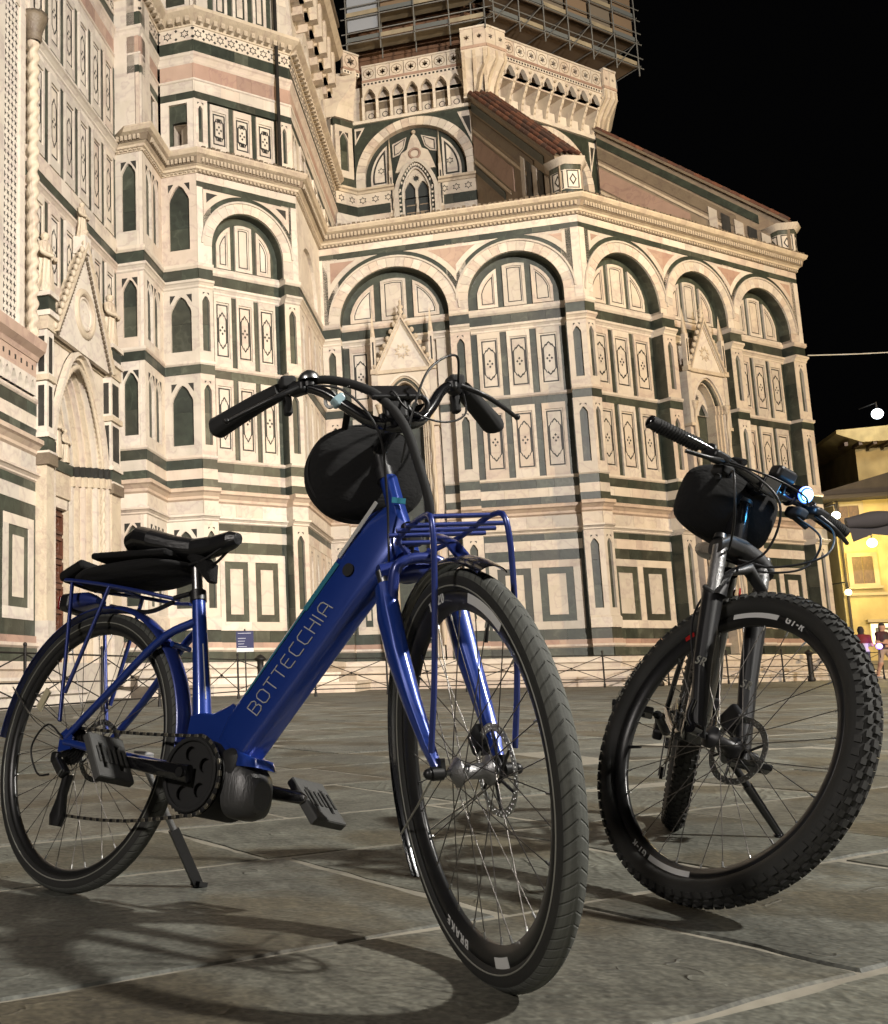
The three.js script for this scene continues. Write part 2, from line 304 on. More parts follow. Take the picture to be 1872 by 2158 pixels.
// arched head of a bay: tympanum with three panels, ring of voussoirs, spandrels and bands up to the cornice
function archHead(W, u0, u1, wB, o = {}) {
  const cx = (u0 + u1) / 2, r = (u1 - u0) / 2, vs = 13.68 - r, ring = o.ring ?? .37, jig = o.jig ?? 0, uL = o.uL, uR = o.uR, apex = 13.68;
  // tympanum ground of green blocks, sill
  W.ex('tympanum', shapeOf([[u0, 11.9], [u1, 11.9], [u1, vs], ...arcPts(cx, vs, r, 0, 180, 24), [u0, vs]]), wB - .05, wB + .004, M.green[1]);
  W.bx('moulding', u0, u1, 11.9, 11.98, wB, wB + .06, pick(M.white));
  const R1 = r - .26, b = 12.0, g = Math.max(.16, r * .13), pm = .235 * r, sB = vs;
  const arcTop = u => sB + Math.sqrt(Math.max(0, R1 * R1 - (u - cx) * (u - cx)));
  const panel = (p, q) => { const N = 8, top = []; for (let i = 0; i <= N; i++) { const u = q + (p - q) * i / N; top.push([u, Math.max(b + .25, arcTop(u))]); }
    const outline = k => { const a = p + k, e = q - k, t = []; for (let i = 0; i <= N; i++) { const u = e + (a - e) * i / N; const RR = R1 - k, y = sB + Math.sqrt(Math.max(0, RR * RR - (u - cx) * (u - cx))); t.push([u, Math.max(b + k + .1, y)]); } return [[a, b + k], [e, b + k], ...t]; };
    W.ex('tympanum_panel_frame', shapeOf(outline(0), [outline(.09)]), wB, wB + .07, pick(M.white));
    W.ex('tympanum_panel', shapeOf(outline(.09)), wB, wB + .035, pick(M.white));
    W.ex('inlay', shapeOf(outline(.13), [outline(.158)]), wB + .03, wB + .04, M.inlay); };
  panel(cx - pm, cx + pm); panel(cx - R1 * .97, cx - pm - g); panel(cx + pm + g, cx + R1 * .97);
  // voussoirs
  const N = o.n ?? 19;
  for (let i = 0; i < N; i++) { const a0 = 180 * i / N + .12, a1 = 180 * (i + 1) / N - .12;
    W.ex('voussoir', shapeOf([...arcPts(cx, vs, r, a0, a1, 2), ...arcPts(cx, vs, r + ring, a1, a0, 2)]), wB - .02, .012 + jig + rr(-.002, .002), pick(M.white), 3); }
  W.add('arch_rim', boxUV(exG(shapeOf([...arcPts(cx, vs, r + ring - .05, 2, 178, 28), ...arcPts(cx, vs, r + ring + .01, 178, 2, 28)]), .0, .05 + jig)), M.white[2]);
  for (const s of [u0, u1]) { const a = s === u0 ? u0 - .3 : u1, c = s === u0 ? u0 : u1 + .3; if (vs > 11.92) W.bx('jamb_block', a, c, 11.9, vs, wB, .004 + jig, pick(M.white)); }
  // spandrel ground
  const R = r + ring, top = 14.2, cut = u => { const d = R * R - (u - cx) * (u - cx); return d > 0 ? vs + Math.sqrt(d) : vs; };
  const aL = cx - uL < R ? 180 - Math.asin((cut(uL) - vs) / R) / D2R : 180, aR = uR - cx < R ? Math.asin((cut(uR) - vs) / R) / D2R : 0;
  W.ex('spandrel', shapeOf([[uL, top], ...(aL === 180 ? [[uL, vs]] : []), ...arcPts(cx, vs, R, aL, aR, 28), ...(aR === 0 ? [[uR, vs]] : []), [uR, top]]), wB - .02, 0, M.green[0]);
  const tri = (ue, R2, vt, side) => { // curved triangle between the pilaster line and the arch
    const d = Math.sqrt(Math.max(.0001, R2 * R2 - (vt - vs) * (vt - vs))), ut = cx + side * d, dv = R2 * R2 - (ue - cx) * (ue - cx);
    if ((ue - ut) * side < .12) return null; const vb = dv > 0 ? vs + Math.sqrt(dv) : vs + .05, aT = Math.atan2(vt - vs, side * d) / D2R, aE = dv > 0 ? Math.atan2(vb - vs, ue - cx) / D2R : (side > 0 ? 0 : 180);
    return shapeOf([[ue, vt], ...arcPts(cx, vs, R2, aT, aE, 10), ...(dv > 0 ? [] : [[ue, vs + .05]])]); };
  for (const [ue, side, edge] of [[uL, -1, o.eL ?? 0], [uR, 1, o.eR ?? 0]]) {
    const t1 = tri(ue - side * edge, R + .15, top - .04, side); if (t1) W.ex('spandrel_triangle', t1, 0, .014, pick(M.white));
    const t2 = tri(ue - side * (edge ? edge + .1 : 0), R + .32, top - .14, side); if (t2) W.ex('spandrel_inset', t2, .014, .02, o.pink === false ? M.inlay : pick(M.pink));
  }
}
function topBands(W, u0, u1, m0, m1, w = 0) {
  W.blocks('green_marble_block', u0, u1, 14.2, 14.37, -.3, w + .004, M.green, .8);
  W.blocks('white_marble_block', u0, u1, 14.37, 14.6, -.3, w + .01, M.white, 1);
  W.ml('cornice', u0, u1, [[-.3, 14.6], [w + .04, 14.6], [w + .04, 14.68], [w + .1, 14.7], [w + .12, 14.76], [w + .2, 14.8], [w + .24, 14.98], [w + .36, 15.03], [w + .42, 15.12], [w + .42, 15.17], [-.3, 15.2]], M.carved, m0, m1);
  const d = []; for (let u = u0 + .05; u < u1 - .03; u += .13) d.push(boxG(u, u + .07, 14.61, 14.68, w + .03, w + .1)); stuffIt(W, 'dentil', d, M.carved); W.bx('dentil_ground', u0, u1, 14.6, 14.69, w, w + .045, M.dullStone);  // strip behind the dentils is shade put into the colour
  W.ml('cornice_ground', u0, u1, [[w + .1, 14.8], [w + .225, 14.8], [w + .27, 14.98], [w + .1, 14.98]], M.dullStone, m0, m1); const f = []; for (let u = u0 + .05; u < u1; u += .12) f.push(boxG(u, u + .07, 14.82, 14.96, w + .2, w + .3)); stuffIt(W, 'carved_leaf', f, M.carved);  // dark ground between the leaves is painted shade for deeper carving
  const t = []; for (let u = u0; u < u1; u += .16) t.push(boxG(u, u + .11, 15.17, 15.17 + rr(.04, .09), w + .2, w + .4)); stuffIt(W, 'eave_tile', t, M.darkStone);
}
function bay(W, u0, u1, wB, o = {}) {
  for (const [a, b] of [[1.7, 4.62], [6.42, 8.72], [9.08, 11.18]]) for (const [x, y] of [[u0, u0 + .02], [u1 - .02, u1]]) W.stack('green_reveal', x, y, a, b, wB + .02, -.012, M.green, .7);
  { const cx = (u0 + u1) / 2, r = (u1 - u0) / 2, vs = 13.68 - r; W.ex('arch_soffit', shapeOf([...arcPts(cx, vs, r - .02, 0, 180, 28), ...arcPts(cx, vs, r + .002, 180, 0, 28)]), wB + .01, -.05, M.green[3]); for (const [x, y] of [[u0, u0 + .02], [u1 - .02, u1]]) W.bx('green_reveal', x, y, 11.98, vs, wB + .02, -.05, pick(M.green)); }
  courses(W, u0, u1, wB, PLINTH, 0, 0, wB - .05);
  if (!o.portal) lowPanels(W, u0, u1, wB);
  courses(W, u0, u1, wB, o.portal ? [] : MID, 0, 0, wB - .1);
  if (!o.portal) { tier3(W, u0, u1, 6.42, 8.72, wB); courses(W, u0, u1, wB, UP, 0, 0, wB - .1); tier3(W, u0, u1, 9.08, 11.18, wB); }
  courses(W, u0, u1, wB, TOP, 0, 0, wB - .1);
  archHead(W, u0, u1, wB, o);
}
const MT = Math.tan(22.5 * D2R);
// ---------- tribune with its two visible sides ----------
const T1 = new Wall('tribune_wall', PK, dB, -8.9, -.3, 0, 15.1, -.52, -1.6), T2 = new Wall('tribune_wall_001', PK, dC, .3, 11.3, 0, 15.1, -.52, -1.6);
const wB = -.42;
// side one: wide portal bay and a plain bay
pilaster(T1, -8.16, -7.55); pilaster(T1, -4.06, -3.45); pilaster(T1, -.56, 0, { m1: MT });
bay(T1, -7.55, -4.06, wB, { portal: true, uL: -8.1, uR: -3.755, eL: .2, n: 21 });
bay(T1, -3.45, -.56, wB, { uL: -3.755, uR: -.2, eR: .2, jig: .004 });
topBands(T1, -8.4, 0, -MT * 2, MT);
// side two: three bays, the middle one with a portal
pilaster(T2, 0, .42, { m0: MT, lw: .2 }); pilaster(T2, 3.58, 4.2); pilaster(T2, 7.05, 7.68); pilaster(T2, 10.6, 11.3, { m1: MT });
bay(T2, .42, 3.58, wB, { uL: .2, uR: 3.89, eL: .22 });
bay(T2, 4.2, 7.05, wB, { portal: true, uL: 3.89, uR: 7.365, jig: .004 });
bay(T2, 7.68, 10.6, wB, { uL: 7.365, uR: 11.1, eR: .2 });
topBands(T2, 0, 11.3, MT, MT);
T1.bx('corner_pier', -.24, 0, 11.9, 14.2, -.3, .016, M.white[1]); T2.bx('corner_pier', 0, .24, 11.9, 14.2, -.3, .016, M.white[1]); T2.bx('corner_pier', 11.08, 11.3, 11.9, 14.2, -.3, .016, M.white[1]); T1.bx('corner_pier', -8.4, -8.06, 11.9, 14.2, -.3, .016, M.white[1]);
// flat roof behind the cornices, and the steps that run round the base
const steps = [[.0, .28, 1.25], [.28, .54, .8], [.54, .85, .38]];
function stepRun(W, u0, u1, m0, m1) {
  steps.forEach(([a, b, w], i) => W.ml('base_step', u0, u1, i === 2 ? [[-.3, a], [w - .1, a], [w - .06, a + .12], [w, a + .16], [w, b - .04], [w - .04, b], [-.3, b]] : [[-.3, a], [w - .06, a], [w - .06, b - .09], [w, b - .06], [w, b], [-.3, b]], pick(M.white), m0, m1)); }
stepRun(T1, -9, 0, 0, MT); stepRun(T2, 0, 11.3, MT, MT);

function gable(W, cx, vb, half, va, w, crockets = true) { // steep gable with rolls along its rakes and leaves climbing it
  const rake = (k0, k1, z0, z1, m, nm) => W.ex(nm, shapeOf([[cx - half + k0, vb], [cx, va - k0 * 2], [cx + half - k0, vb], [cx + half - k1, vb], [cx, va - k1 * 2], [cx - half + k1, vb]]), z0, z1, m);
  W.ex('gable_field', shapeOf([[cx - half + .05, vb], [cx + half - .05, vb], [cx, va - .1]]), w - .1, w, M.white[1]);
  rake(0, .055, w - .1, w + .12, M.carved, 'gable_rake'); rake(.055, .10, w - .1, w + .06, M.white[2], 'gable_rake'); rake(.10, .14, w - .1, w + .03, M.carved, 'gable_rake');
  const L = Math.hypot(half, va - vb), n = Math.round(L / .24);
  if (crockets) for (const s of [-1, 1]) for (let i = 0; i < n; i++) { const t = (i + .5) / n, u = cx + s * half * (1 - t) + s * .05, v = vb + (va - vb) * t + .03;
    const g = new THREE.IcosahedronGeometry(.085, 1); g.scale(.9, 1.1, .8); W.add('crocket', g.translate(u, v, w + .04), M.carved); }
  W.add('finial', lathG([[.0, .62], [.05, .55], [.03, .45], [.11, .36], [.05, .28], [.1, .18], [.04, .1], [.06, 0]].map(([r, y]) => [Math.max(.001, r), y]), 10).translate(cx, va - .08, w), M.carved);
}
function pinnacle(W, u, v0, v1, w, t = .15) {
  W.bx('pinnacle_shaft', u - t / 2, u + t / 2, v0, v0 + (v1 - v0) * .55, w - t, w, M.white[3]); W.bx('pinnacle_base', u - t * .75, u + t * .75, v0 - .16, v0, w - t * 1.2, w + .04, M.carved);
  W.bx('inlay', u - .025, u + .025, v0 + .12, v0 + (v1 - v0) * .46, w, w + .006, M.inlay);
  const s = new THREE.ConeGeometry(t * .7, (v1 - v0) * .45, 4).rotateY(Math.PI / 4); W.add('pinnacle_spire', s.translate(u, v0 + (v1 - v0) * .775, w - t / 2), M.carved);
}
function portal(W, cx, o) { // gabled doorway with stepped arch, columns and a two-light tracery head
  const w = o.w ?? .12, hw = o.hw, da = o.da, iw = hw - .26, sp = da - .95;
  W.ex('portal_front', shapeOf([[cx - hw, 7.9], [cx - hw, 10.1], [cx + hw, 10.1], [cx + hw, 7.9], ...lancetTop(cx, hw - .02, sp, da).reverse()]), wB - .05, w, M.white[3]);
  for (const [k, z, m] of [[0, w, M.white[1]], [.07, w - .06, M.carved], [.14, w - .13, M.green[3]], [.2, w - .2, M.carved]]) { const a = hw - .03 - k, b = a - .075, t = da - k * .8; W.ex('archivolt', shapeOf([[cx - a, sp], ...lancetTop(cx, a, sp, t), [cx + a, sp], [cx + b, sp], ...lancetTop(cx, b, sp, t - .08).reverse(), [cx - b, sp]]), wB - .05, z, m);
    for (const s of [-1, 1]) { W.bx('jamb_shaft', cx + s * (a + b) / 2 - .038, cx + s * (a + b) / 2 + .038, .85, sp - .3, wB - .05, z, m === M.green[3] ? M.carved : m); W.bx('jamb_capital', cx + s * (a + b) / 2 - .04, cx + s * (a + b) / 2 + .04, sp - .3, sp, wB - .05, z + .03, M.carved); } }
  W.bx('doorway_ground', cx - iw - .02, cx + iw + .02, .85, da - .3, wB - .05, wB - .02, M.green[2]);  // dark panel paints the shade of the recess behind the tracery openings
  W.stack('doorway_fill', cx - iw, cx, .9, sp - .3, wB - .02, wB + .015, M.green.slice(1, 3), .55); W.stack('doorway_fill', cx + .004, cx + iw, .9, sp - .3, wB - .02, wB + .015, M.green.slice(1, 3), .55);
  W.ex('tracery', shapeOf([[cx - iw, sp - .32], ...lancetTop(cx, iw, sp, da - .32), [cx + iw, sp - .32]], [lancetP(cx - iw + .06, cx - .05, sp - .31, sp + .1), lancetP(cx + .05, cx + iw - .06, sp - .31, sp + .1), starP(cx, sp + .3, .14, 8, .55)]), wB + .0, wB + .1, M.white[2]);
  for (const s of [-1, 1]) { W.add('twisted_column', twistG(.06, sp - 1.6).translate(cx + s * (hw - .02), 1.3, w + .03), M.carved); W.add('column_capital', lathG([[.06, 0], [.07, .04], [.12, .22], [.13, .28], [.001, .28]], 10).translate(cx + s * (hw - .02), sp - .3, w + .03), M.carved); }
  W.bx('portal_impost', cx - hw - .08, cx + hw + .08, 10.02, 10.14, wB, w + .08, M.carved);
  gable(W, cx, 10.14, hw + .08, o.ga, w);
  W.add('gable_rosette', exG(shapeOf(starP(cx, 10.14 + (o.ga - 10.14) * .33, .27, 9, .62), [starP(cx, 10.14 + (o.ga - 10.14) * .33, .2, 9, .5)]), w, w + .02), M.carved);
  pinnacle(W, cx - hw - .1, 10.2, o.pv, w + .06); pinnacle(W, cx + hw + .1, 10.2, o.pv, w + .06);
  for (const s of [-1, 1]) { const u = cx + s * (hw + .1); W.bx('portal_pier', u - .1, u + .1, 8.3, 10.04, wB, w + .02, M.white[2]); W.bx('portal_pier', u - .12, u + .12, 8.2, 8.3, wB, w + .05, M.carved); W.bx('portal_pier', u - .08, u + .08, .85, 8.2, wB, w - .05, M.white[4]); }
}
function lancetTop(cx, a, sp, v) { const o = []; for (let k = 0; k <= 16; k++) { const t = -1 + k / 8; o.push([cx + a * t, sp + (v - sp) * Math.pow(Math.cos(Math.abs(t) * Math.PI / 2), .72) * .94 + (v - sp) * .06 * (1 - Math.abs(t))]); } return o; }
function twistG(r, h, turns = 9, n = 60) { const g = new THREE.CylinderGeometry(r, r, h, 12, n); const p = g.attributes.position; for (let i = 0; i < p.count; i++) { const x = p.getX(i), z = p.getZ(i), a = Math.atan2(z, x), k = 1 + .22 * Math.cos(2 * a + p.getY(i) / h * turns * Math.PI * 2); p.setX(i, x * k); p.setZ(i, z * k); } g.computeVertexNormals(); return g.translate(0, h / 2, 0); }
for (const [W, u0, u1, cx, hw] of [[T1, -7.55, -4.06, -5.58, .82], [T2, 4.2, 7.05, 5.42, .83]]) {
  portal(W, cx, { hw, da: 10.0, ga: 11.95, pv: 12.2 });
  for (const [a, b] of [[u0, cx - hw - .24], [cx + hw + .24, u1]]) { // what shows of the bay beside the doorway
    lowPanels(W, a, b, wB, 1); courses(W, a, b, wB, MID, 0, 0, wB - .1); courses(W, a, b, wB, UP, 0, 0, wB - .1);
    const L = b - a;
    for (const [v0, v1] of [[6.42, 8.72], [9.08, 11.18]]) { if (L > .7) { W.stack('green_marble_strip', a, a + .2, v0, v1, wB - .1, wB + .01, M.green); panelSlab(W, a + .22, Math.min(b, a + .9), v0, v1, wB); } else W.bx('white_marble_panel', a, b, v0, v1, wB - .1, wB + .02, M.white[0]); }
  }
}
// ---------- angled pier between nave and tribune ----------
const Cw = new Wall('pier_wall', PC2, dC, -3.3, -.2, 0, 14.6, -.42, -1.4), B3 = new Wall('pier_wall_001', PB3, dB, .05, 1.0, 0, 14.6, -.15, -1), B2 = new Wall('buttress_wall', PB2, dA, .1, 1.6, 0, 14.6, -.15, -1), B1 = new Wall('buttress_wall_001', PA1, dB, .05, .7, 0, 14.6, -.15, -1), Dw = new Wall('return_wall', PC2, dA, .3, 4.1, 0, 14.6, -.2, -1);
const LB3 = 1.042, LB2 = 1.679, LB1 = .783, LC = 3.389;
pilaster(Cw, -LC, -2.93, { m0: MT }); pilaster(Cw, -.52, 0, { m1: MT });
bay(Cw, -2.93, -.52, -.32, { uL: -3.32, uR: -.14, eL: .14, eR: .14, pink: false, ring: .34, n: 15 });
topBands(Cw, -LC, 0, MT, MT);
Cw.bx('corner_pier', -LC, -3.2, 11.9, 14.2, -.3, .016, M.white[1]); Cw.bx('corner_pier', -.2, 0, 11.9, 14.2, -.3, .016, M.white[1]);
pilaster(B3, 0, LB3, { b: -.16, lw: .6, high: true, m0: -1, m1: MT }); topBandsPlain(B3, 0, LB3, -1, MT);
pilaster(B2, 0, LB2, { b: -.16, lw: .44, two: true, high: true, m0: 1, m1: -1 }); topBandsPlain(B2, 0, LB2, 1, -1);
pilaster(B1, 0, LB1, { b: -.16, lw: .4, high: true, m0: -1, m1: 1 }); topBandsPlain(B1, 0, LB1, -1, 1);
stepRun(Cw, -LC, 0, MT, MT); stepRun(B3, 0, LB3, -1, MT); stepRun(B2, 0, LB2, 1, -1); stepRun(B1, 0, LB1, -1, 1);
// the short return running back to the tribune
courses(Dw, 0, 4.15, 0, PLINTH.concat(MID.slice(0), UP, TOP), MT, -1, -.2); stepRun(Dw, 0, 4.15, MT, -1);
for (const [a, b] of [[1.7, 4.12], [6.42, 8.72], [9.08, 11.18]]) for (let i = 0; i < 4; i++) { const u = .02 + i * 1.03; lancetBlock(Dw, u, u + 1.0, a, b, [u + .36, u + .62, a + .3, b - .25], 0); }
Dw.bx('return_infill', 0, 4.15, 11.9, 14.6, -.2, -.1, M.white[0]);
Dw.ex('return_arch', shapeOf(rectP(0, 4.15, 11.9, 14.6), [[[.5, 11.9], [3.4, 11.9], [3.4, 12.2], ...arcPts(1.95, 12.2, 1.45, 0, 180, 18), [.5, 12.2]]]), -.1, .01, M.white[1]);
topBandsPlain(Dw, 0, 4.15, MT, -MT);
function topBandsPlain(W, u0, u1, m0, m1) { // cornice only, over a buttress
  W.ml('cornice', u0, u1, [[-.3, 14.6], [.04, 14.6], [.04, 14.68], [.1, 14.7], [.12, 14.76], [.2, 14.8], [.24, 14.98], [.36, 15.03], [.42, 15.12], [.42, 15.17], [-.3, 15.2]], M.carved, m0, m1);
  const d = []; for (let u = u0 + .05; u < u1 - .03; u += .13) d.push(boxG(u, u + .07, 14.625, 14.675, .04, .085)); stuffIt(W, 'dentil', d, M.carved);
  W.ml('cornice_ground', u0, u1, [[.1, 14.8], [.225, 14.8], [.27, 14.98], [.1, 14.98]], M.darkStone, m0, m1); const f = []; for (let u = u0 + .03; u < u1; u += .12) f.push(boxG(u, u + .07, 14.82, 14.96, .2, .3)); stuffIt(W, 'carved_leaf', f, M.carved);  // dark ground behind these leaves is painted shade of the carved hollows
}
// ---------- attic storey over pier, buttress and nave ----------
const ATT = [[16.95, 17.17, 'g', 0], [17.17, 17.5, 'w', .01], [17.5, 17.56, 'm', .05], [17.56, 18.05, 'p', .0], [18.05, 18.37, 'c', .1], [18.37, 18.78, 'g', .01]];
const starGeo = exG(shapeOf(starP(0, 0, .145, 6, .58, Math.PI / 6), [starP(0, 0, .1, 6, .58, Math.PI / 6)]), 0, .006);
function attic(W, u0, u1, m0, m1, o = {}) {
  const w = o.w ?? -.06;
  W.blocks('green_marble_block', u0, u1, 15.2, 15.34, -.4, w, M.green);
  courses(W, u0, u1, w, ATT, m0, m1, -.4);
  W.bx('star_frieze', u0, u1, 18.78, 19.2, -.4, w + .03, M.white[3]);
  const n = Math.max(1, Math.floor((u1 - u0) / .37)); for (let i = 0; i < n; i++) W.add('star_inlay', starGeo.clone().translate(u0 + (i + .5) * (u1 - u0) / n, 18.99, w + .03), M.inlay);
  const dm = []; for (let i = 0; i <= n; i++) { const u = u0 + i * (u1 - u0) / n; for (const v of [18.86, 19.12]) dm.push(exG(shapeOf([[u - .05, v], [u, v - .05], [u + .05, v], [u, v + .05]]), w + .03, w + .036)); } stuffIt(W, 'diamond_inlay', dm, M.inlay);
  W.ml('cornice', u0, u1, [[-.4, 19.2], [w + .06, 19.2], [w + .1, 19.3], [w + .32, 19.44], [w + .4, 19.5], [w + .4, 19.6], [w + .3, 19.64], [-.4, 19.64]], M.carved, m0, m1);
  const d = []; for (let u = u0 + .08; u < u1 - .06; u += .26) d.push(boxG(u, u + .13, 19.24, 19.42, w + .04, w + .26)); stuffIt(W, 'bracket', d, M.carved);
  if (o.hole) { const [a, b, c, d] = o.hole; for (const r of [[u0, a, 15.2, 19.6], [b, u1, 15.2, 19.6], [a, b, 15.2, c], [a, b, d, 19.6]]) W.bx('attic_wall', ...r, -.9, w - .12, W0); W.bx('attic_wall', a, b, c, d, -1, -.9, W0); } else W.bx('attic_wall', u0, u1, 15.2, 19.6, -.8, w - .12, W0);
}
attic(Cw, -LC, 0, MT, MT); attic(B3, 0, LB3, -1, MT, { hole: [.34, .77, 15.55, 16.3] }); attic(B2, 0, LB2, 1, -1); attic(B1, 0, LB1, -1, 1); attic(Dw, 0, 9.4, MT, -MT);
const atw = -.06;
for (const [a, b] of [[-LC, -2.93], [-.52, 0]]) lancetBlock(Cw, a, b, 15.34, 16.95, [(a + b) / 2 - .07, (a + b) / 2 + .07, 15.62, 16.75], atw);
Cw.blocks('green_marble_block', -2.93, -.52, 15.34, 16.95, -.4, atw - .08, M.green, .6);
for (let i = 0; i < 3; i++) panelSlab(Cw, -2.83 + i * .79, -2.83 + i * .79 + .62, 15.38, 16.9, atw - .08);
function winBlock(W, u0, u1, l, dark) { const [a, b, c, d] = l; W.ex('window_surround', shapeOf(rectP(u0, u1, 15.34, 16.95), [rectP(a, b, c, d)]), atw - .1, atw, pick(M.white)); if (dark) { W.stack('green_marble_panel', a, b, c + .75, d, atw - .2, atw - .08, M.green, .5); W.bx('green_marble_panel', a, a + .1, c, c + .75, atw - .2, atw - .08, M.green[1]); } else W.stack('green_marble_panel', a, b, c, d, atw - .2, atw - .08, M.green, .5); }
winBlock(B3, 0, LB3, [.24, .80, 15.55, 16.84], true); winBlock(B1, 0, LB1, [.2, .6, 15.45, 16.92]); winBlock(B2, 0, LB2 / 2, [.25, .62, 15.5, 16.85]); winBlock(B2, LB2 / 2, LB2, [1.05, 1.42, 15.5, 16.85]);
for (let i = 0; i < 8; i++) { const u = .02 + i * 1.17; if (i % 2) { Dw.bx('white_marble_panel', u, u + 1.15, 15.34, 16.95, -.4, atw, pick(M.white)); panelSlab(Dw, u + .2, u + .95, 15.36, 16.93, atw, false); } else lancetBlock(Dw, u, u + 1.15, 15.34, 16.95, [u + .35, u + .8, 15.6, 16.75], atw); }
// upper storey: blind arch over the pier, plain buttress blocks, nave arcade over the return
function upperPlain(W, u0, u1, l) { W.bx('upper_wall', u0, u1, 19.62, 24, -.8, -.12, W0); W.blocks('green_marble_block', u0, u1, 19.64, 19.86, -.12, -.1, M.green); if (l) W.stack('green_marble_panel', l[0], l[1], 20.0, 22.6, -.12, -.09, M.green, .6); }
upperPlain(B3, 0, LB3, [.22, .78]); upperPlain(B2, 0, LB2, [.3, .7]); upperPlain(B1, 0, LB1, [.2, .55]); upperPlain(Cw, -LC, 0);
{ const cx = -1.72, r = 1.2, vs = 20.7, w = -.12, base = 19.7;
  Cw.ex('lunette_ground', shapeOf([[cx - r, base], [cx + r, base], [cx + r, vs], ...arcPts(cx, vs, r, 0, 180, 20)]), w, w + .02, M.green[1]);
  for (const [p, q, t] of [[-.93, -.45, 21.1], [-.26, .26, 21.7], [.45, .93, 21.1]]) { Cw.ex('tympanum_panel_frame', shapeOf(lancetP(cx + p, cx + q, base + .1, t, .6), [lancetP(cx + p + .1, cx + q - .1, base + .22, t - .12, .6)]), w, w + .08, M.white[1]);
    Cw.ex('inlay', shapeOf(lancetP(cx + p + .1, cx + q - .1, base + .22, t - .12, .6), [lancetP(cx + p + .16, cx + q - .16, base + .28, t - .2, .6)]), w, w + .05, M.green[2]); Cw.ex('tympanum_panel', shapeOf(lancetP(cx + p + .16, cx + q - .16, base + .28, t - .2, .6)), w, w + .06, M.white[0]); }
  for (let i = 0; i < 13; i++) Cw.ex('voussoir', shapeOf([...arcPts(cx, vs, r, 180 * i / 13 + .3, 180 * (i + 1) / 13 - .3, 2), ...arcPts(cx, vs, r + .38, 180 * (i + 1) / 13 - .3, 180 * i / 13 + .3, 2)]), w, w + .2, pick(M.white));
  for (const s of [-1, 1]) Cw.bx('jamb_block', cx + s * (r + .19) - .19, cx + s * (r + .19) + .19, base, vs, w, w + .2, M.white[2]); 
  Cw.bx('drain_pipe', -.63, -.55, 14.9, 24, .1, .18, M.iron); }
{ // nave clerestory over the return wall: tall blind arches under a corbelled gallery
  const w = -.5; Dw.bx('clerestory_wall', 0, 9.4, 19.62, 30, -1.2, w, W0);
  for (const u of [.9, 4.7, 8.3]) { const a = u - 1.25, b = u + 1.25; Dw.ex('clerestory_arch', shapeOf(lancetP(a, b, 19.64, 23.0, .9), [lancetP(a + .35, b - .35, 19.64, 22.5, .9)]), w, w + .28, M.white[1]);
    Dw.ex('clerestory_panel', shapeOf(lancetP(a + .35, b - .35, 19.66, 22.5, .9)), w, w + .04, M.dullStone);
    Dw.ex('clerestory_rib', shapeOf(lancetP(u - .45, u + .45, 19.66, 22.0, .9), [lancetP(u - .3, u + .3, 19.66, 21.8, .9)]), w, w + .16, M.white[3]); }
  for (let i = 0; i < 9; i++) { const u = .3 + i * 1.04; Dw.bx('gallery_corbel', u, u + .34, 23.3, 24.6, w, w + .75, M.white[3]); Dw.bx('gallery_corbel', u, u + .34, 22.9, 23.3, w, w + .4, M.white[4]); Dw.ex('gallery_niche', shapeOf(rectP(u + .34, u + 1.04, 23.2, 24.6), [lancetP(u + .42, u + .96, 23.2, 24.4)]), w + .34, w + .5, M.carved); Dw.bx('gallery_fill', u + .34, u + 1.04, 23.2, 24.6, w, w + .34, M.white[2]); Dw.bx('gallery_boss', u + .56, u + .82, 23.35, 23.7, w + .34, w + .4, M.white[0]); }
  Dw.ml('cornice', 0, 9.4, [[w, 24.6], [w + .9, 24.6], [w + 1.05, 24.8], [w + 1.05, 24.95], [w, 25]], M.carved, MT, -MT);
  Dw.bx('gallery_parapet', 0, 9.4, 25, 26, w + .6, w + .85, M.white[0]); Dw.ml('moulding', 0, 9.4, [[w + .55, 26], [w + .95, 26], [w + .95, 26.15], [w + .55, 26.15]], M.darkStone, MT, -MT);
}
// ---------- drum of the tribune ----------
const U1 = new Wall('drum_wall', PK2, dB, -4.95, -.1, 15, 24, -.25, -1.5), U2 = new Wall('drum_wall_001', PK2, dC, .1, 6.6, 15, 24, -.25, -1.5), Fw = new Wall('drum_wall_002', PF1, dC, 0, 1.04, 15, 24, -.1, -1.2);
const DR = [[15.2, 17.7, 'p', 0], [17.7, 17.9, 'c', .16], [17.9, 18.35, 'w', .04], [18.35, 18.75, 'g', .03]];
function drumBase(W, u0, u1, m0, m1) {
  courses(W, u0, u1, 0, DR, m0, m1, -.3);
  W.bx('star_frieze', u0, u1, 18.75, 19.25, -.3, .05, M.white[3]);
  const n = Math.max(1, Math.floor((u1 - u0) / .4)); for (let i = 0; i < n; i++) W.add('star_inlay', starGeo.clone().scale(1.1, 1.1, 1).translate(u0 + (i + .5) * (u1 - u0) / n, 19, .05), M.inlay);
  W.ml('cornice', u0, u1, [[-.3, 19.25], [.1, 19.25], [.14, 19.33], [.22, 19.36], [.22, 19.45], [-.3, 19.5]], M.carved, m0, m1);
}
drumBase(U1, -4.95, -3.46, -MT, 0); drumBase(U1, -1.78, 0, 0, MT); drumBase(U2, 0, 2.91, MT, 0); drumBase(U2, 4.59, 6.62, 0, MT); drumBase(Fw, 0, 1.04, -1, -MT);
lancetBlock(Fw, .1, .95, 19.9, 22.1, [.32, .72, 20.2, 21.8], .04); Fw.blocks('green_marble_block', 0, 1.04, 19.5, 19.9, -.1, .02, M.green); Fw.blocks('green_marble_block', 0, 1.04, 22.1, 22.35, -.1, .05, M.green);
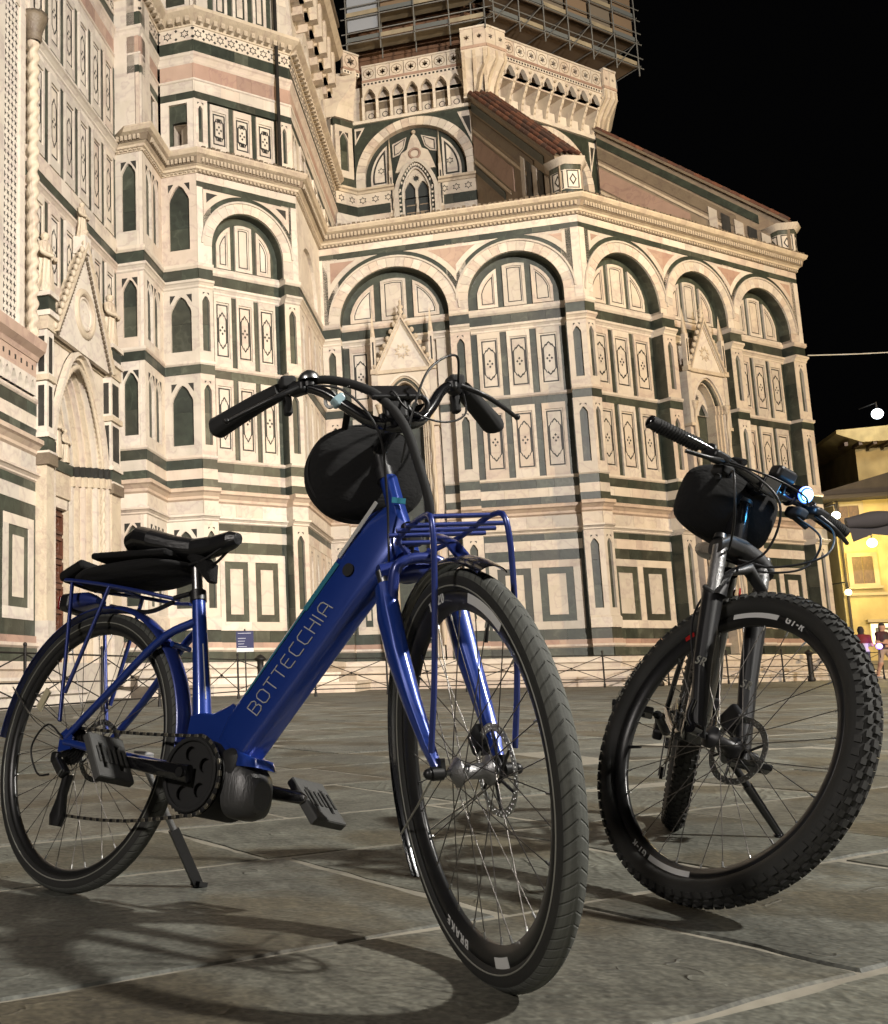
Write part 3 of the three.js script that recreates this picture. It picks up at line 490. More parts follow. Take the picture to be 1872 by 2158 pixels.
function drumArch(W, cx, u0, u1) {
  const r = 1.95, ring = .36, vs = 19.9, w = -.25;
  W.ex('spandrel', shapeOf([[u0, 22.25], [u0, 19.5], [cx - r - ring, 19.5], ...arcPts(cx, vs, r + ring, 180, 0, 30), [cx + r + ring, 19.5], [u1, 19.5], [u1, 22.25]]), w, 0, M.green[0]);
  for (let i = 0; i < 23; i++) W.ex('voussoir', shapeOf([...arcPts(cx, vs, r, 180 * i / 23 + .15, 180 * (i + 1) / 23 - .15, 2), ...arcPts(cx, vs, r + ring, 180 * (i + 1) / 23 - .15, 180 * i / 23 + .15, 2)]), w, .03, pick(M.white));
  for (const s of [-1, 1]) W.bx('jamb_block', cx + s * (r + ring / 2) - ring / 2, cx + s * (r + ring / 2) + ring / 2, 19.5, vs, w, .028, M.white[0]);
  W.ex('tympanum', shapeOf([[cx - r, 19.5], [cx + r, 19.5], [cx + r, vs], ...arcPts(cx, vs, r, 0, 180, 26)]), w - .02, w + .006, M.green[2]);
  // quarter panels with a small star each, ogee leaves above
  for (const s of [-1, 1]) { const q = (k, z0, z1, m, nm, hole) => { const R = r - .2 - k, x0 = 1.06 + k, o = [[cx + s * x0, 19.62 + k], [cx + s * (R - .01), 19.62 + k]]; const a1 = Math.acos(Math.min(1, x0 / R)) / D2R; for (let i = 0; i <= 8; i++) { const a = a1 * i / 8; o.push([cx + s * R * Math.cos(a * D2R), vs + R * Math.sin(a * D2R)]); } return o; };
    W.ex('tympanum_panel', shapeOf(q(0)), w, w + .04, M.white[1]); W.ex('inlay', shapeOf(q(.08), [q(.15)]), w + .04, w + .046, M.inlay); W.add('star_inlay', starGeo.clone().translate(cx + s * 1.33, 20.25, w + .042), M.inlay);
    const leaf = k => [[cx + s * (.28 + k), 21.52 - k], [cx + s * (.85 - k), 21.3 - k], [cx + s * (.85 - k), 20.75 + k], [cx + s * (.6), 20.82 + k], [cx + s * (.4 + k * .5), 21.05 + k * .4]];
    W.ex('tympanum_panel', shapeOf(leaf(0)), w, w + .04, M.white[0]); W.ex('inlay', shapeOf(leaf(.06), [leaf(.1)]), w + .04, w + .046, M.inlay);
    pinnacle(W, cx + s * .95, 18.3, 21.55, w + .3, .13); }
  const og = []; for (let i = 0; i <= 12; i++) { const t = i / 12; og.push([cx + .78 * Math.pow(1 - t, .6) * (t > .55 ? .62 : 1), 20.05 + 1.55 * t]); } const og2 = og.map(([u, v]) => [2 * cx - u, v]).reverse();
  W.ex('ogee_hood', shapeOf([...og, ...og2]), w, w + .09, M.white[3]); W.add('gable_rosette', new THREE.TorusGeometry(.2, .05, 8, 20).translate(cx, 20.75, w + .1), M.pink[1]);
  W.add('finial', new THREE.IcosahedronGeometry(.09, 1).translate(cx, 21.66, w + .08), M.carved);
  const wl = (k) => [[cx - .78 + k, 15.2], [cx - .78 + k, 19.2], ...lancetTop(cx, .78 - k, 19.2, 20.35 - k), [cx + .78 - k, 19.2], [cx + .78 - k, 15.2]];
  W.ex('window_surround', shapeOf(wl(-.06), [wl(.1)]), w, .16, M.white[2]); W.ex('window_jamb', shapeOf(wl(.1), [wl(.22)]), w, .06, M.green[2]); W.ex('window_jamb', shapeOf(wl(.22), [wl(.3)]), w, -.02, M.white[1]);
  const ch = []; for (let i = 0; i < 22; i++) for (const s of [-1, 1]) ch.push(boxG(cx + s * .62 - .05, cx + s * .62 + (i % 2 ? .0 : .05), 15.3 + i * .18, 15.38 + i * .18, .06, .07)); for (let i = 0; i < 17; i++) { const t = -1 + i / 8; const [u, v] = lancetTop(cx, .62, 19.2, 20.2)[i]; ch.push(boxG(u - .03, u + .03, v - .07, v + .04, .06, .07)); } stuffIt(W, 'inlay_chequer', ch, M.white[1]);
  W.ex('window_glass', shapeOf(wl(.3)), w, w + .012, M.glass);  // dark pane colour stands in for the unlit space behind the window
  W.ex('tracery', shapeOf([[cx - .48, 18.9], ...lancetTop(cx, .48, 19.2, 20.05), [cx + .48, 18.9]], [lancetP(cx - .45, cx - .05, 18.9, 19.55), lancetP(cx + .05, cx + .45, 18.9, 19.55), starP(cx, 19.68, .15, 8, .6)]), w + .02, w + .12, M.white[2]);
  W.add('twisted_column', twistG(.055, 3.7).translate(cx, 15.2, w + .08), M.white[2]); for (const s of [-1, 1]) W.add('twisted_column', twistG(.06, 4).translate(cx + s * .86, 15.2, .1), M.white[2]);
  for (const s of [-1, 1]) for (let i = 0; i < 12; i++) W.bx('window_louvre', cx + s * .25 - .17, cx + s * .25 + .17, 15.3 + i * .3, 15.34 + i * .3, w + .012, w + .03, M.dullStone);
}
drumArch(U1, -2.62, -4.95, -.3); drumArch(U2, 3.75, .3, 6.4);
for (const [W, a, b, vs] of [[U1, -.9, -.36, 1], [U2, .36, .95, 1], [U2, 5.95, 6.35, 1], [U1, -4.9, -4.5, -1]]) { const c = vs > 0 ? [[a, 22.1], [b, 22.1], [W === U1 ? b : a, 20.6]] : [[a, 22.1], [b, 22.1], [a, 21.4]]; W.ex('spandrel_triangle', shapeOf(c), 0, .02, M.white[1]); const m = [(c[0][0] + c[1][0] + c[2][0]) / 3, (c[0][1] + c[1][1] + c[2][1]) / 3]; W.ex('spandrel_inset', shapeOf(c.map(p => [p[0] * .55 + m[0] * .45, p[1] * .55 + m[1] * .45])), .02, .026, M.inlay); }
for (const [W, a, b, m0, m1] of [[U1, -.3, 0, 0, MT], [U2, 0, .3, MT, 0], [U2, 6.35, 6.62, 0, MT]]) { W.ml('corner_pier', a, b, [[-.3, 15.2], [.12, 15.2], [.12, 22.2], [-.3, 22.2]], M.white[1], m0, m1); W.ml('green_marble_block', a, b, [[-.3, 22.2], [.15, 22.2], [.15, 22.42], [-.3, 22.42]], M.green[2], m0, m1); W.ml('moulding', a, b, [[-.3, 22.42], [.25, 22.42], [.25, 22.56], [-.3, 22.56]], M.white[0], m0, m1); }
// gallery round the drum: arcade, corbels, pierced parapet
U1.bx('moulding', -4.95, -.3, 22.25, 22.38, -.3, .08, M.white[1]); U2.bx('moulding', .3, 6.35, 22.25, 22.42, -.3, .1, M.white[1]);
function parapet(W, u0, u1, v, w, n, h = .62) { const s = (u1 - u0) / n; for (let i = 0; i < n; i++) { const a = u0 + i * s, c = a + s / 2; W.ex('parapet_panel', shapeOf(rectP(a + .012, a + s - .012, v, v + h), [starP(c, v + h / 2, s * .27, 6, .5, Math.PI / 6)]), w - .12, w, pick(M.white)); W.add('parapet_ring', new THREE.TorusGeometry(s * .36, .014, 6, 24).translate(c, v + h / 2, w), M.dullStone); }
  W.bx('moulding', u0, u1, v + h, v + h + .07, w - .16, w + .04, M.white[2]); W.bx('moulding', u0, u1, v - .1, v, w - .16, w + .03, M.pink[1]); W.bx('parapet_base', u0, u1, v - .26, v - .1, w - .16, w, M.white[1]); const d = []; for (let u = u0 + .06; u < u1 - .04; u += .15) d.push(boxG(u, u + .08, v - .22, v - .14, w, w + .006)); stuffIt(W, 'inlay_dot', d, M.inlay); }
parapet(U1, -4.5, -.62, 24.05, .14, 7, .56); 
for (let i = 0; i < 7; i++) { const a = -4.5 + i * .555, c = a + .277; U1.bx('arcade_column', a - .05, a + .05, 22.38, 23.35, -.1, .12, M.white[1]); U1.ex('arcade_arch', shapeOf(rectP(a + .0, a + .555, 23.2, 23.79), [lancetP(a + .06, a + .5, 23.2, 23.68)]), -.1, .13, M.white[0]); U1.bx('arcade_panel', c - .2, c + .2, 22.42, 22.9, -.25, -.2, M.white[0]); U1.add('star_inlay', new THREE.TorusGeometry(.11, .015, 6, 20).translate(c, 22.66, -.2), M.inlay); U1.bx('arcade_niche', a, a + .555, 22.9, 23.2, -.25, -.22, M.darkStone); }
function corbelRow(W, u0, u1, n, w, v0, v1) { const s = (u1 - u0) / n; for (let i = 0; i <= n; i++) { const u = u0 + i * s; W.ml('gallery_corbel', u - .06, u + .06, [[-.3, v0], [.1, v0], [.16, v0 + .3], [w * .45, v0 + .62], [w * .55, v0 + .7], [w, v1 - .25], [w, v1], [-.3, v1]], M.white[3]);
    const b = []; for (let k = 0; k < 7; k++) { const t = k / 6; b.push(new THREE.IcosahedronGeometry(.055, 1).translate(u, v0 + .1 + t * (v1 - v0 - .3), .1 + Math.pow(t, 1.3) * w * .92)); } W.add('corbel_beads', merge(b), M.carved);
    if (i < n) { W.ex('corbel_arch', shapeOf(rectP(u + .06, u + s - .06, v1 - .55, v1), [lancetP(u + .1, u + s - .1, v1 - .55, v1 - .1)]), w - .2, w - .02, M.white[0]); W.bx('corbel_panel', u + .1, u + s - .1, v0, v0 + .45, -.2, .0, M.white[1]); W.bx('gallery_soffit', u + .06, u + s - .06, v1 - .62, v1 - .55, -.3, w - .2, M.white[4]); } } }
corbelRow(U2, .75, 6.2, 8, .62, 22.42, 24.0); parapet(U2, .7, 6.25, 24.26, .66, 9, .62);
for (const [W, a, b, m0, m1] of [[U1, -.62, 0, 0, MT], [U2, 0, .7, MT, 0], [U2, 6.2, 6.62, 0, MT]]) { const w = .8; W.ml('gallery_block', a, b, [[-.3, 22.56], [.12, 22.56], [.2, 23], [.5, 23.5], [w, 23.8], [w, 24.25], [-.3, 24.25]], M.white[3], m0, m1);
  const e0 = a - w * m0, e1 = b + w * m1, n = 2, s = (e1 - e0) / n; for (let i = 0; i < n; i++) { const c = e0 + (i + .5) * s; W.ex('parapet_panel', shapeOf(rectP(c - s / 2 + .01, c + s / 2 - .01, 24.3, 25.0), [starP(c, 24.65, s * .26, 6, .5, Math.PI / 6)]), w - .1, w, pick(M.white)); } W.bx('moulding', e0, e1, 25, 25.08, w - .14, w + .04, M.white[1]); W.bx('moulding', e0, e1, 24.18, 24.3, w - .14, w + .03, M.pink[2]);
  for (let i = 0; i <= 2; i++) { const u = e0 + .08 + i * (e1 - e0 - .16) / 2; W.ml('gallery_corbel', u - .06, u + .06, [[.1, 22.6], [.24, 22.7], [.4, 23.2], [w + .03, 23.75], [w + .03, 24.1], [.1, 24.1]], M.carved); } }
// next corner block beyond the drum's far edge
{ const P = PK2.clone().addScaledVector(dC, 6.62), d3 = azDir(0); const U3 = new Wall('drum_wall_003', P, d3, 0, 4, 15, 24.2, -.05, -1.5); U3.ml('gallery_block', 0, 2.2, [[-.3, 22.56], [.12, 22.56], [.2, 23], [.5, 23.5], [.8, 23.8], [.8, 24.25], [-.3, 24.25]], M.white[3], MT, 0); U3.bx('parapet_panel', -.33, 2.2, 24.3, 25, .68, .8, M.white[1]); }
Fw.ml('gallery_block', 0, 1.04, [[-.3, 22.4], [.1, 22.4], [.2, 22.9], [.5, 23.4], [.7, 23.8], [.7, 24.2], [-.3, 24.2]], M.white[3], -1, -MT); parapet(Fw, .2, 1.0, 24.3, .6, 1, .62);
// brick drum above the gallery
U1.bx('brick_drum', -4.95, 0, 24, 31, -1.6, -.55, M.brick); U2.bx('brick_drum', 0, 6.62, 24, 31, -1.6, -.55, M.brick); for (const [W, a, b] of [[U1, -4.95, -.1], [U2, .1, 6.5]]) for (let i = 0; i < 12; i++) W.bx('brick_course', a, b, 24.9 + i * .42, 25.05 + i * .42, -.56, -.5, i % 3 ? M.brick : M.tile[3]);
// raking buttress walls with tiled copings, and the small turrets on the cornice
function rib(P, d, L, nm) {
  const R = new Wall(nm, P, d, 0, L, 14.9, 15.2, .3, -.3, M.dullStone), t = .38, top = u => 22.55 - (22.55 - 16.5) * u / L;
  R.ex('rib_wall', shapeOf([[0, 15.2], [L, 15.2], [L, top(L)], [0, top(0)]]), -t, t, M.dullStone);
  for (const [s, q] of [[1, t], [-1, -t - .03]]) { const z0 = q, z1 = q + .03; 
    for (const [o, h, m] of [[.25, .34, M.green[0]], [.7, .5, M.darkStone], [1.35, .12, M.carved], [1.6, .9, M.pink[1]], [2.6, .14, M.carved], [2.85, .3, M.green[2]]]) { const u1 = Math.max(.4, L * (1 - (o + h + .2) / 5.4)); R.ex('rib_band', shapeOf([[0, top(0) - o - h], [u1, top(u1) - o - h], [u1, top(u1) - o], [0, top(0) - o]]), z0, z1, m); }
    for (let i = 0; i < 5; i++) R.ex('rib_panel', shapeOf([[L - .9 - i * .42, 15.2], [L - .62 - i * .42, 15.2], [L - .62 - i * .42, top(L - .62 - i * .42) - .9], [L - .9 - i * .42, top(L - .9 - i * .42) - .9]]), z0, z1 + .02, i % 2 ? M.inlay : M.white[2]); }
  R.ex('rib_coping', shapeOf([[-.1, top(-.1)], [L, top(L)], [L, top(L) + .12], [-.1, top(-.1) + .12]]), -t - .12, t + .12, M.darkStone);
  const sl = Math.atan2(top(0) - top(L), L), n = Math.round(L / .3); // roof tiles in rows
  for (let i = 0; i < n; i++) for (let j = 0; j < 5; j++) { const g = new THREE.CylinderGeometry(.1, .085, .36, 8, 1, true, -Math.PI / 2, Math.PI).rotateZ(Math.PI / 2).rotateX(-Math.PI / 2 + Math.PI / 2).rotateZ(-sl); const u = (i + .5) * L / n; R.add('roof_tile', g.translate(u, top(u) + .16 + (j === 2 ? .1 : j % 2 ? .06 : 0), -.4 + j * .2), pick(M.tile)); }
  // turret
  const tu = L - .35; R.add('turret_body', boxUV(new THREE.CylinderGeometry(.52, .52, 1.1, 6).translate(tu, 15.75, 0)), M.white[1]); R.add('turret_base', boxUV(new THREE.CylinderGeometry(.56, .56, .3, 6).translate(tu, 15.32, 0)), M.green[0]); R.add('turret_frieze', boxUV(new THREE.CylinderGeometry(.54, .54, .16, 6).translate(tu, 16.22, 0)), M.green[3]); R.add('turret_cap', boxUV(new THREE.CylinderGeometry(.72, .56, .22, 6).translate(tu, 16.42, 0)), M.white[0]);
  R.add('turret_tip', new THREE.ConeGeometry(.66, .22, 6).translate(tu, 16.63, 0), M.tile[0]);
  for (let k = 0; k < 6; k++) { const a = (k + .5) * Math.PI / 3, f = (pts, holes, z, m) => { const g = exG(shapeOf(pts, holes), 0, z); g.translate(0, 0, .45).rotateY(a).translate(tu, 15.82, 0); R.add('inlay', g, m); }; f(rectP(-.2, .2, -.3, .3), [rectP(-.165, .165, -.265, .265)], .008, M.inlay); f([[0, -.2], [.12, 0], [0, .2], [-.12, 0]], [[[0, -.13], [.075, 0], [0, .13], [-.075, 0]]], .009, M.inlay); }
}
rib(PK2, v3(.0941, 0, .9955), 6.45, 'buttress_rib');
rib(PK2.clone().addScaledVector(dC, 6.62), v3(.7705, 0, .6374), 6.45, 'buttress_rib_001');
{ // flat roofs
  new Wall('roof_slab', PK, dC, 0, 11.3, 14.9, 15.0, -.3, -7, M.tile[0]); new Wall('roof_slab_001', PK, dB, -8.4, 0, 14.9, 15.0, -.3, -7, M.tile[0]); }
// ---------- nave wall with the great side door ----------
const Aw = new Wall('nave_wall', PA1, dA, -12, 0, 8.06, 24, -.12, -1.6);
{ const W = Aw, cx = -2.85;
  for (const [a, b] of [[-12, -4.6], [-1.1, 0]]) new Wall('nave_wall_lower', PA1, dA, a, b, 0, 8.06, -.12, -1.6).core.name = numbered('nave_wall_base');
  const side = [[-12, -5.0], [-.45, 0]];
  for (const [a, b] of side) { courses(W, a, b, 0, PLINTH.concat(MID), 0, 0, -.2); }
  stepRun(W, -12, -5.1, 0, 0); stepRun(W, -.45, 0, 0, -1);
  lowPanels(W, -6.6, -5.0, 0, 1); lowPanels(W, -9.2, -6.6, 0, 2); lowPanels(W, -12, -9.2, 0, 2);
  // three tiers of inlaid panels
  for (const [v0, v1] of [[15.05, 17.17], [12.15, 14.45], [9.08, 11.18]]) for (let i = 0; i < 13; i++) { const u = -.27 - i * .885; if (v0 < 10 && (u < -5 )) continue; if (v0 < 15 && u < -5.4) continue;
    panelSlab(W, u - .58, u, v0, v1, 0); W.stack('green_marble_strip', u, u + .27, v0, v1, -.12, .01, M.green, .7); W.bx('panel_ground', u - .6, u + .29, v0, v1, -.14, -.01, M.white[0]); }
  for (const l of [[[11.18, 11.42, 'c', .11], [11.42, 11.75, 'g', .02], [11.75, 12.15, 'w', .03]], [[14.45, 14.62, 'w', .02], [14.62, 14.88, 'c', .16], [14.88, 15.05, 'g', .01]], UP]) courses(W, l === UP ? -5 : -5.4, 0, 0, l, 0, -1, -.15);
  courses(W, -12, 0, 0, ATT.map(r => r.slice()), 0, -1, -.2);
  W.bx('star_frieze', -12, 0, 18.78, 19.2, -.2, .03, M.white[3]); for (let i = 0; i < 30; i++) W.add('star_inlay', starGeo.clone().translate(-.2 - i * .38, 18.99, .03), M.inlay);
  W.ml('cornice', -12, 0, [[-.2, 19.2], [.06, 19.2], [.1, 19.3], [.34, 19.44], [.42, 19.6], [-.2, 19.64]], M.carved, 0, -1);
  // splayed window surround: patterned band, mouldings, twisted shaft, sill on corbels
  W.bx('window_band', -6.75, -5.98, 7.6, 15.4, -.14, .03, M.white[1]);
  const cr = []; for (let j = 0; j < 44; j++) for (let i = 0; i < 4; i++) { const u = -6.62 + i * .165 + (j % 2 ? 0 : .0), v = 7.75 + j * .172; cr.push(exG(shapeOf(starP(u, v, .075, 4, .34, j % 2 === i % 2 ? 0 : Math.PI / 4)), .03, .036)); } stuffIt(W, 'inlay_cross', cr, M.inlay);
  W.bx('window_moulding', -7.4, -6.75, 7.6, 15.4, -.14, .09, M.white[2]); W.bx('window_moulding', -5.98, -5.8, 7.6, 15.4, -.14, .08, M.white[0]); W.bx('window_moulding', -5.8, -5.66, 7.6, 15.4, -.14, .04, M.white[3]);
  W.add('twisted_column', twistG(.125, 7.0, 22, 160).translate(-5.4, 7.6, .1), M.carved); W.add('column_capital', lathG([[.16, 0], [.2, .06], [.19, .2], [.3, .5], [.34, .62], [.001, .62]], 12).translate(-5.4, 14.55, .1), M.darkStone);
  W.bx('window_moulding', -5.62, -5.2, 15.1, 20, -.12, .12, M.white[0]); W.bx('inlay', -5.45, -5.38, 15.4, 18, .12, .13, M.inlay);
  W.ml('window_sill', -12, -5.15, [[-.1, 7.2], [.12, 7.2], [.16, 7.3], [.3, 7.4], [.34, 7.6], [-.1, 7.66]], M.pink[2], 0, 0);
  W.bx('sill_frieze', -12, -5.2, 6.85, 7.2, -.1, .1, M.pink[2]); for (let i = 0; i < 14; i++) W.bx('inlay', -5.42 - i * .27, -5.36 - i * .27, 6.98, 7.08, .1, .108, M.inlay);
  for (let i = 0; i < 12; i++) W.ex('corbel_arch', shapeOf(rectP(-5.5 - i * .3, -5.2 - i * .3, 6.45, 6.85), [lancetP(-5.47 - i * .3, -5.24 - i * .3, 6.45, 6.78)]), -.1, .1, M.white[0]);
  W.bx('corbel_ground', -12, -5.2, 6.42, 6.85, -.1, -.04, M.green[0]);
  // great door: projecting piers, splayed and moulded arch, gable and statues
  for (const [a, b, nm] of [[-5.0, -4.63, 0], [-1.13, -.5, 1]]) {
    W.bx('portal_pier', a, b, .3, 1.7, -.1, .3, M.white[2]); W.bx('portal_pier', a, b, 1.7, 5.0, -.1, .26, M.carved); W.bx('portal_pier', a - .05, b + .05, 5.0, 5.25, -.1, .34, M.darkStone); W.bx('portal_pier', a - .04, b + .04, 5.25, 5.3, -.1, .33, M.white[0]); W.bx('portal_pier', a, b, 5.3, 5.6, -.1, .28, M.green[1]); W.bx('portal_pier', a - .04, b + .04, 5.6, 5.7, -.1, .32, M.white[1]);
    W.bx('portal_pier', a, b, 5.7, 8.0, -.1, .26, M.white[1]); W.bx('portal_pier', a - .05, b + .05, 6.85, 6.98, -.1, .32, M.carved); for (const [p, q] of [[5.85, 6.75], [7.05, 7.85]]) { W.bx('inlay', a + .1, b - .1, p, q, .26, .268, M.inlay); W.add('inlay', boxUV(boxG(a - .006, a, p, q, .06, .2)), M.inlay); }
    W.bx('portal_pier', a - .03, b + .03, 8.0, 8.3, -.1, .3, M.carved); W.bx('portal_pier', a - .06, b + .06, 8.3, 8.42, -.1, .36, M.white[1]); W.bx('portal_pier', a, b, 8.42, 8.75, -.1, .3, M.green[2]); W.bx('portal_pier', a - .06, b + .06, 8.75, 8.86, -.1, .36, M.white[0]);
    statue(W, (a + b) / 2, 8.86, .12, 1.45, 'pier_statue'); }
  const spr = 5.6, jamb = [[.0, .22, M.white[3]], [.14, .12, M.carved], [.26, .02, M.white[0]], [.36, -.1, M.carved], [.46, -.22, M.white[4]], [.56, -.34, M.carved], [.66, -.46, M.white[2]], [.74, -.56, M.carved]];
  for (const [k, z, m] of jamb) { const a = 1.72 - k, e = a - .13, ap = 8.15 - k * .75;
    W.ex('archivolt', shapeOf([[cx - a, spr], ...lancetTop(cx, a, spr, ap), [cx + a, spr], [cx + e, spr], ...lancetTop(cx, e, spr, ap - .11).reverse(), [cx - e, spr]]), z - .14, z, m);
    for (const s of [-1, 1]) { W.bx('jamb_shaft', cx + s * (a + e) / 2 - .065, cx + s * (a + e) / 2 + .065, .85, 5.1, z - .14, z, m); W.bx('jamb_capital', cx + s * (a + e) / 2 - .07, cx + s * (a + e) / 2 + .07, 5.1, 5.34, z - .14, z + .05, M.carved); W.bx('jamb_capital', cx + s * (a + e) / 2 - .066, cx + s * (a + e) / 2 + .066, 5.34, spr, z - .14, z + .01, M.inlay); } }
  W.add('twisted_column', ropeArch(cx, 1.5, spr, 7.75, .05, .1), M.carved); for (const s of [-1, 1]) W.add('twisted_column', twistG(.06, 4.2, 16, 90).translate(cx + s * 1.5, .88, .1), M.carved);
  W.ex('gable_field', shapeOf([[cx - 1.8, 8.0], [cx + 1.8, 8.0], [cx, 10.7]], []), .0, .1, M.carved);
  W.ex('portal_wall', shapeOf([[cx - 1.74, spr], ...lancetTop(cx, 1.72, spr, 8.15), [cx + 1.74, spr], [cx + 1.74, 8.2], [cx - 1.74, 8.2]]), -.1, .05, M.white[3]);
  gable(W, cx, 8.05, 1.82, 10.85, .26);
  { const d = []; for (const s of [-1, 1]) for (let i = 0; i < 26; i++) { const t = i / 26; d.push(boxG(-.035, .035, -.035, .035, 0, .05).rotateZ(s * .98).translate(cx + s * (1.62 * (1 - t)), 8.05 + 2.5 * t, .27)); } stuffIt(W, 'dentil', d, M.darkStone); }
  W.add('gable_roundel', new THREE.TorusGeometry(.52, .1, 10, 36).translate(cx, 9.05, .24), M.carved); W.add('gable_roundel', new THREE.TorusGeometry(.38, .04, 8, 32).translate(cx, 9.05, .26), M.white[3]); bust(W, cx, 8.85, .22);
  W.add('finial_figure', figureG(.95).translate(cx, 10.95, .2), M.carved); W.bx('finial_base', cx - .17, cx + .17, 10.55, 10.98, .04, .36, M.white[1]);
  // tympanum with three figures, lintel, frame and panelled door
  W.ex('tympanum', shapeOf([[cx - 1.1, 5.4], ...lancetTop(cx, 1.05, 5.6, 7.45), [cx + 1.1, 5.4]]), -.78, -.68, M.inlay);
  for (const [du, s] of [[-.62, .8], [0, 1.25], [.62, .85]]) W.add('tympanum_figure', figureG(s).translate(cx + du, 5.62, -.52), M.carved);
  W.bx('lintel', cx - 1.15, cx + 1.15, 5.35, 5.6, -.8, -.45, M.green[1]); W.bx('lintel', cx - 1.15, cx + 1.15, 4.75, 5.35, -.8, -.5, M.carved); W.bx('lintel', cx - 1.15, cx + 1.15, 4.5, 4.75, -.8, -.56, M.white[3]);
  for (const s of [-1, 1]) W.bx('door_jamb', cx + s * 1.05 - .12, cx + s * 1.05 + .12, .85, 4.5, -.8, -.55, M.carved);
  W.bx('door_reveal', cx - 1.9, cx + 1.9, .0, .85, -.8, .1, M.white[2]);
  for (const s of [-1, 1]) { W.bx('door_leaf', Math.min(cx, cx + s * .93) + .005, Math.max(cx, cx + s * .93) - .005, .86, 4.5, -.85, -.7, M.wood);
    for (let i = 0; i < 6; i++) { const a = Math.min(cx, cx + s * .93) + .12, b = Math.max(cx, cx + s * .93) - .12, v = 1.0 + i * .58; W.ex('door_panel', shapeOf(rectP(a, b, v, v + .5), [rectP(a + .07, b - .07, v + .07, v + .43)]), -.7, -.65, M.wood); W.add('door_boss', new THREE.TorusGeometry(.12, .03, 6, 16).translate((a + b) / 2, v + .25, -.69), M.wood); } }
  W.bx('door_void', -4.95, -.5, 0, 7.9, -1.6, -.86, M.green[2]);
}
function ropeArch(cx, a, sp, v, z, r) { return tubeG(lancetTop(cx, a, sp, v).map(p => v3(p[0], p[1], z + .05)), t => r * .55 * (1 + .3 * Math.sin(t * 260)), 160, 8); }
function figureG(h) { // robed standing figure, about h tall
  const rings = [], N = [[0, .30, .22], [.12, .29, .21], [.35, .24, .18], [.55, .22, .16], [.70, .27, .17], [.80, .24, .15], [.845, .09, .08], [.87, .085, .085], [.91, .12, .115], [.96, .115, .11], [1.0, .03, .03]];
  for (const [y, a, b] of N) rings.push([[.02 * Math.sin(y * 7) * h, y * h, 0], [a * h * .62, 0, 0], [0, 0, b * h * .62]]);
  const g = loftG(rings, 22), p = g.attributes.position; for (let i = 0; i < p.count; i++) { const y = p.getY(i) / h; if (y < .72 && y > .01) { const an = Math.atan2(p.getZ(i), p.getX(i)), k = 1 + .09 * Math.sin(an * 9 + y * 5); p.setX(i, p.getX(i) * k); p.setZ(i, p.getZ(i) * k); } } g.computeVertexNormals();
  const arm = s => tubeG([[s * .17 * h, .76 * h, 0], [s * .22 * h, .6 * h, .05 * h], [s * .06 * h, .56 * h, .16 * h]], t => h * (.052 - .018 * t), 10, 7); return merge([g, arm(-1), arm(1)]);
}
function statue(W, u, v, w, h, nm) { W.add(nm, figureG(h).translate(u, v, w), M.carved); }
function bust(W, u, v, w) { W.add('gable_bust', figureG(1.1).scale(.9, .55, .5).translate(u, v - .1, w - .05), M.carved); }
finishItems();
// ---------- paving: stone flags laid in rows ----------
const proj = (p) => { const q = p.clone().project(camera); return q; };
camera.updateMatrixWorld(); camera.updateProjectionMatrix();
const TS = {
  flag: tex(1024, (x, y) => { const n = fbm(x * 5, y * 5, 5, 6, 101), s = fbm(x * 190, y * 190, 190, 2, 131), b = fbm(x * 4, y * 4, 4, 5, 151), r = fbm(x * 40, y * 12, 40, 3, 171);
    const k = 0.70 + 0.30 * (n - .5) + 0.34 * (s - .5) + .24 * (r - .5), st = Math.max(0, Math.min(1, (b - .55) * 8)); return [k * (1 - .16 * st), k * (1 - .21 * st), k * (.955 - .27 * st)]; }),
  chisel: tex(1024, (x, y) => { const w = fbm(x * 5, y * 5, 5, 3, 201) * 2.2, row = y * 44 + w, f = row - Math.floor(row), id = Math.floor(row); const on = vnoise(x * 30 + id * 5.7, id % 44, 30, 211), patch = fbm(x * 3, y * 3, 3, 3, 241);
    const g = Math.pow(Math.max(0, Math.sin(f * Math.PI)), 4) * Math.max(0, Math.min(1, (on - .45) * 4)) * Math.max(0, Math.min(1, (patch - .40) * 6)); const ck = Math.pow(Math.max(0, 1 - Math.abs(fbm(x * 6 + 3, y * 9, 6, 4, 261) - .5) * 40), 2) * (vnoise(x * 9, y * 9, 9, 271) > .62 ? 1 : 0); const big = fbm(x * 7, y * 7, 7, 4, 221), fine = fbm(x * 150, y * 150, 150, 2, 231); return Math.max(0, .75 + .26 * (big - .5) + .2 * (fine - .5) - .4 * g - .5 * ck); }, false),
};
const flagMats = [[.215, .220, .197], [.20, .204, .185], [.232, .235, .212], [.20, .195, .17], [.188, .192, .178], [.21, .203, .177]].map((c, i) => stone(lin(...c), TS.flag, { roughness: .72 - .05 * (i % 3), bumpMap: TS.chisel, bumpScale: .008 }));
const mortar = stone(lin(.34, .32, .27), T.plaster, { roughness: .9, bumpScale: .01 });
const ground = mesh('ground', boxUV(new THREE.PlaneGeometry(320, 320).rotateX(-Math.PI / 2).translate(0, -.0035, -90), 0, 0, .4), mortar); tag(ground, 'grey stone flags of the square', 'paving', null, 'structure');
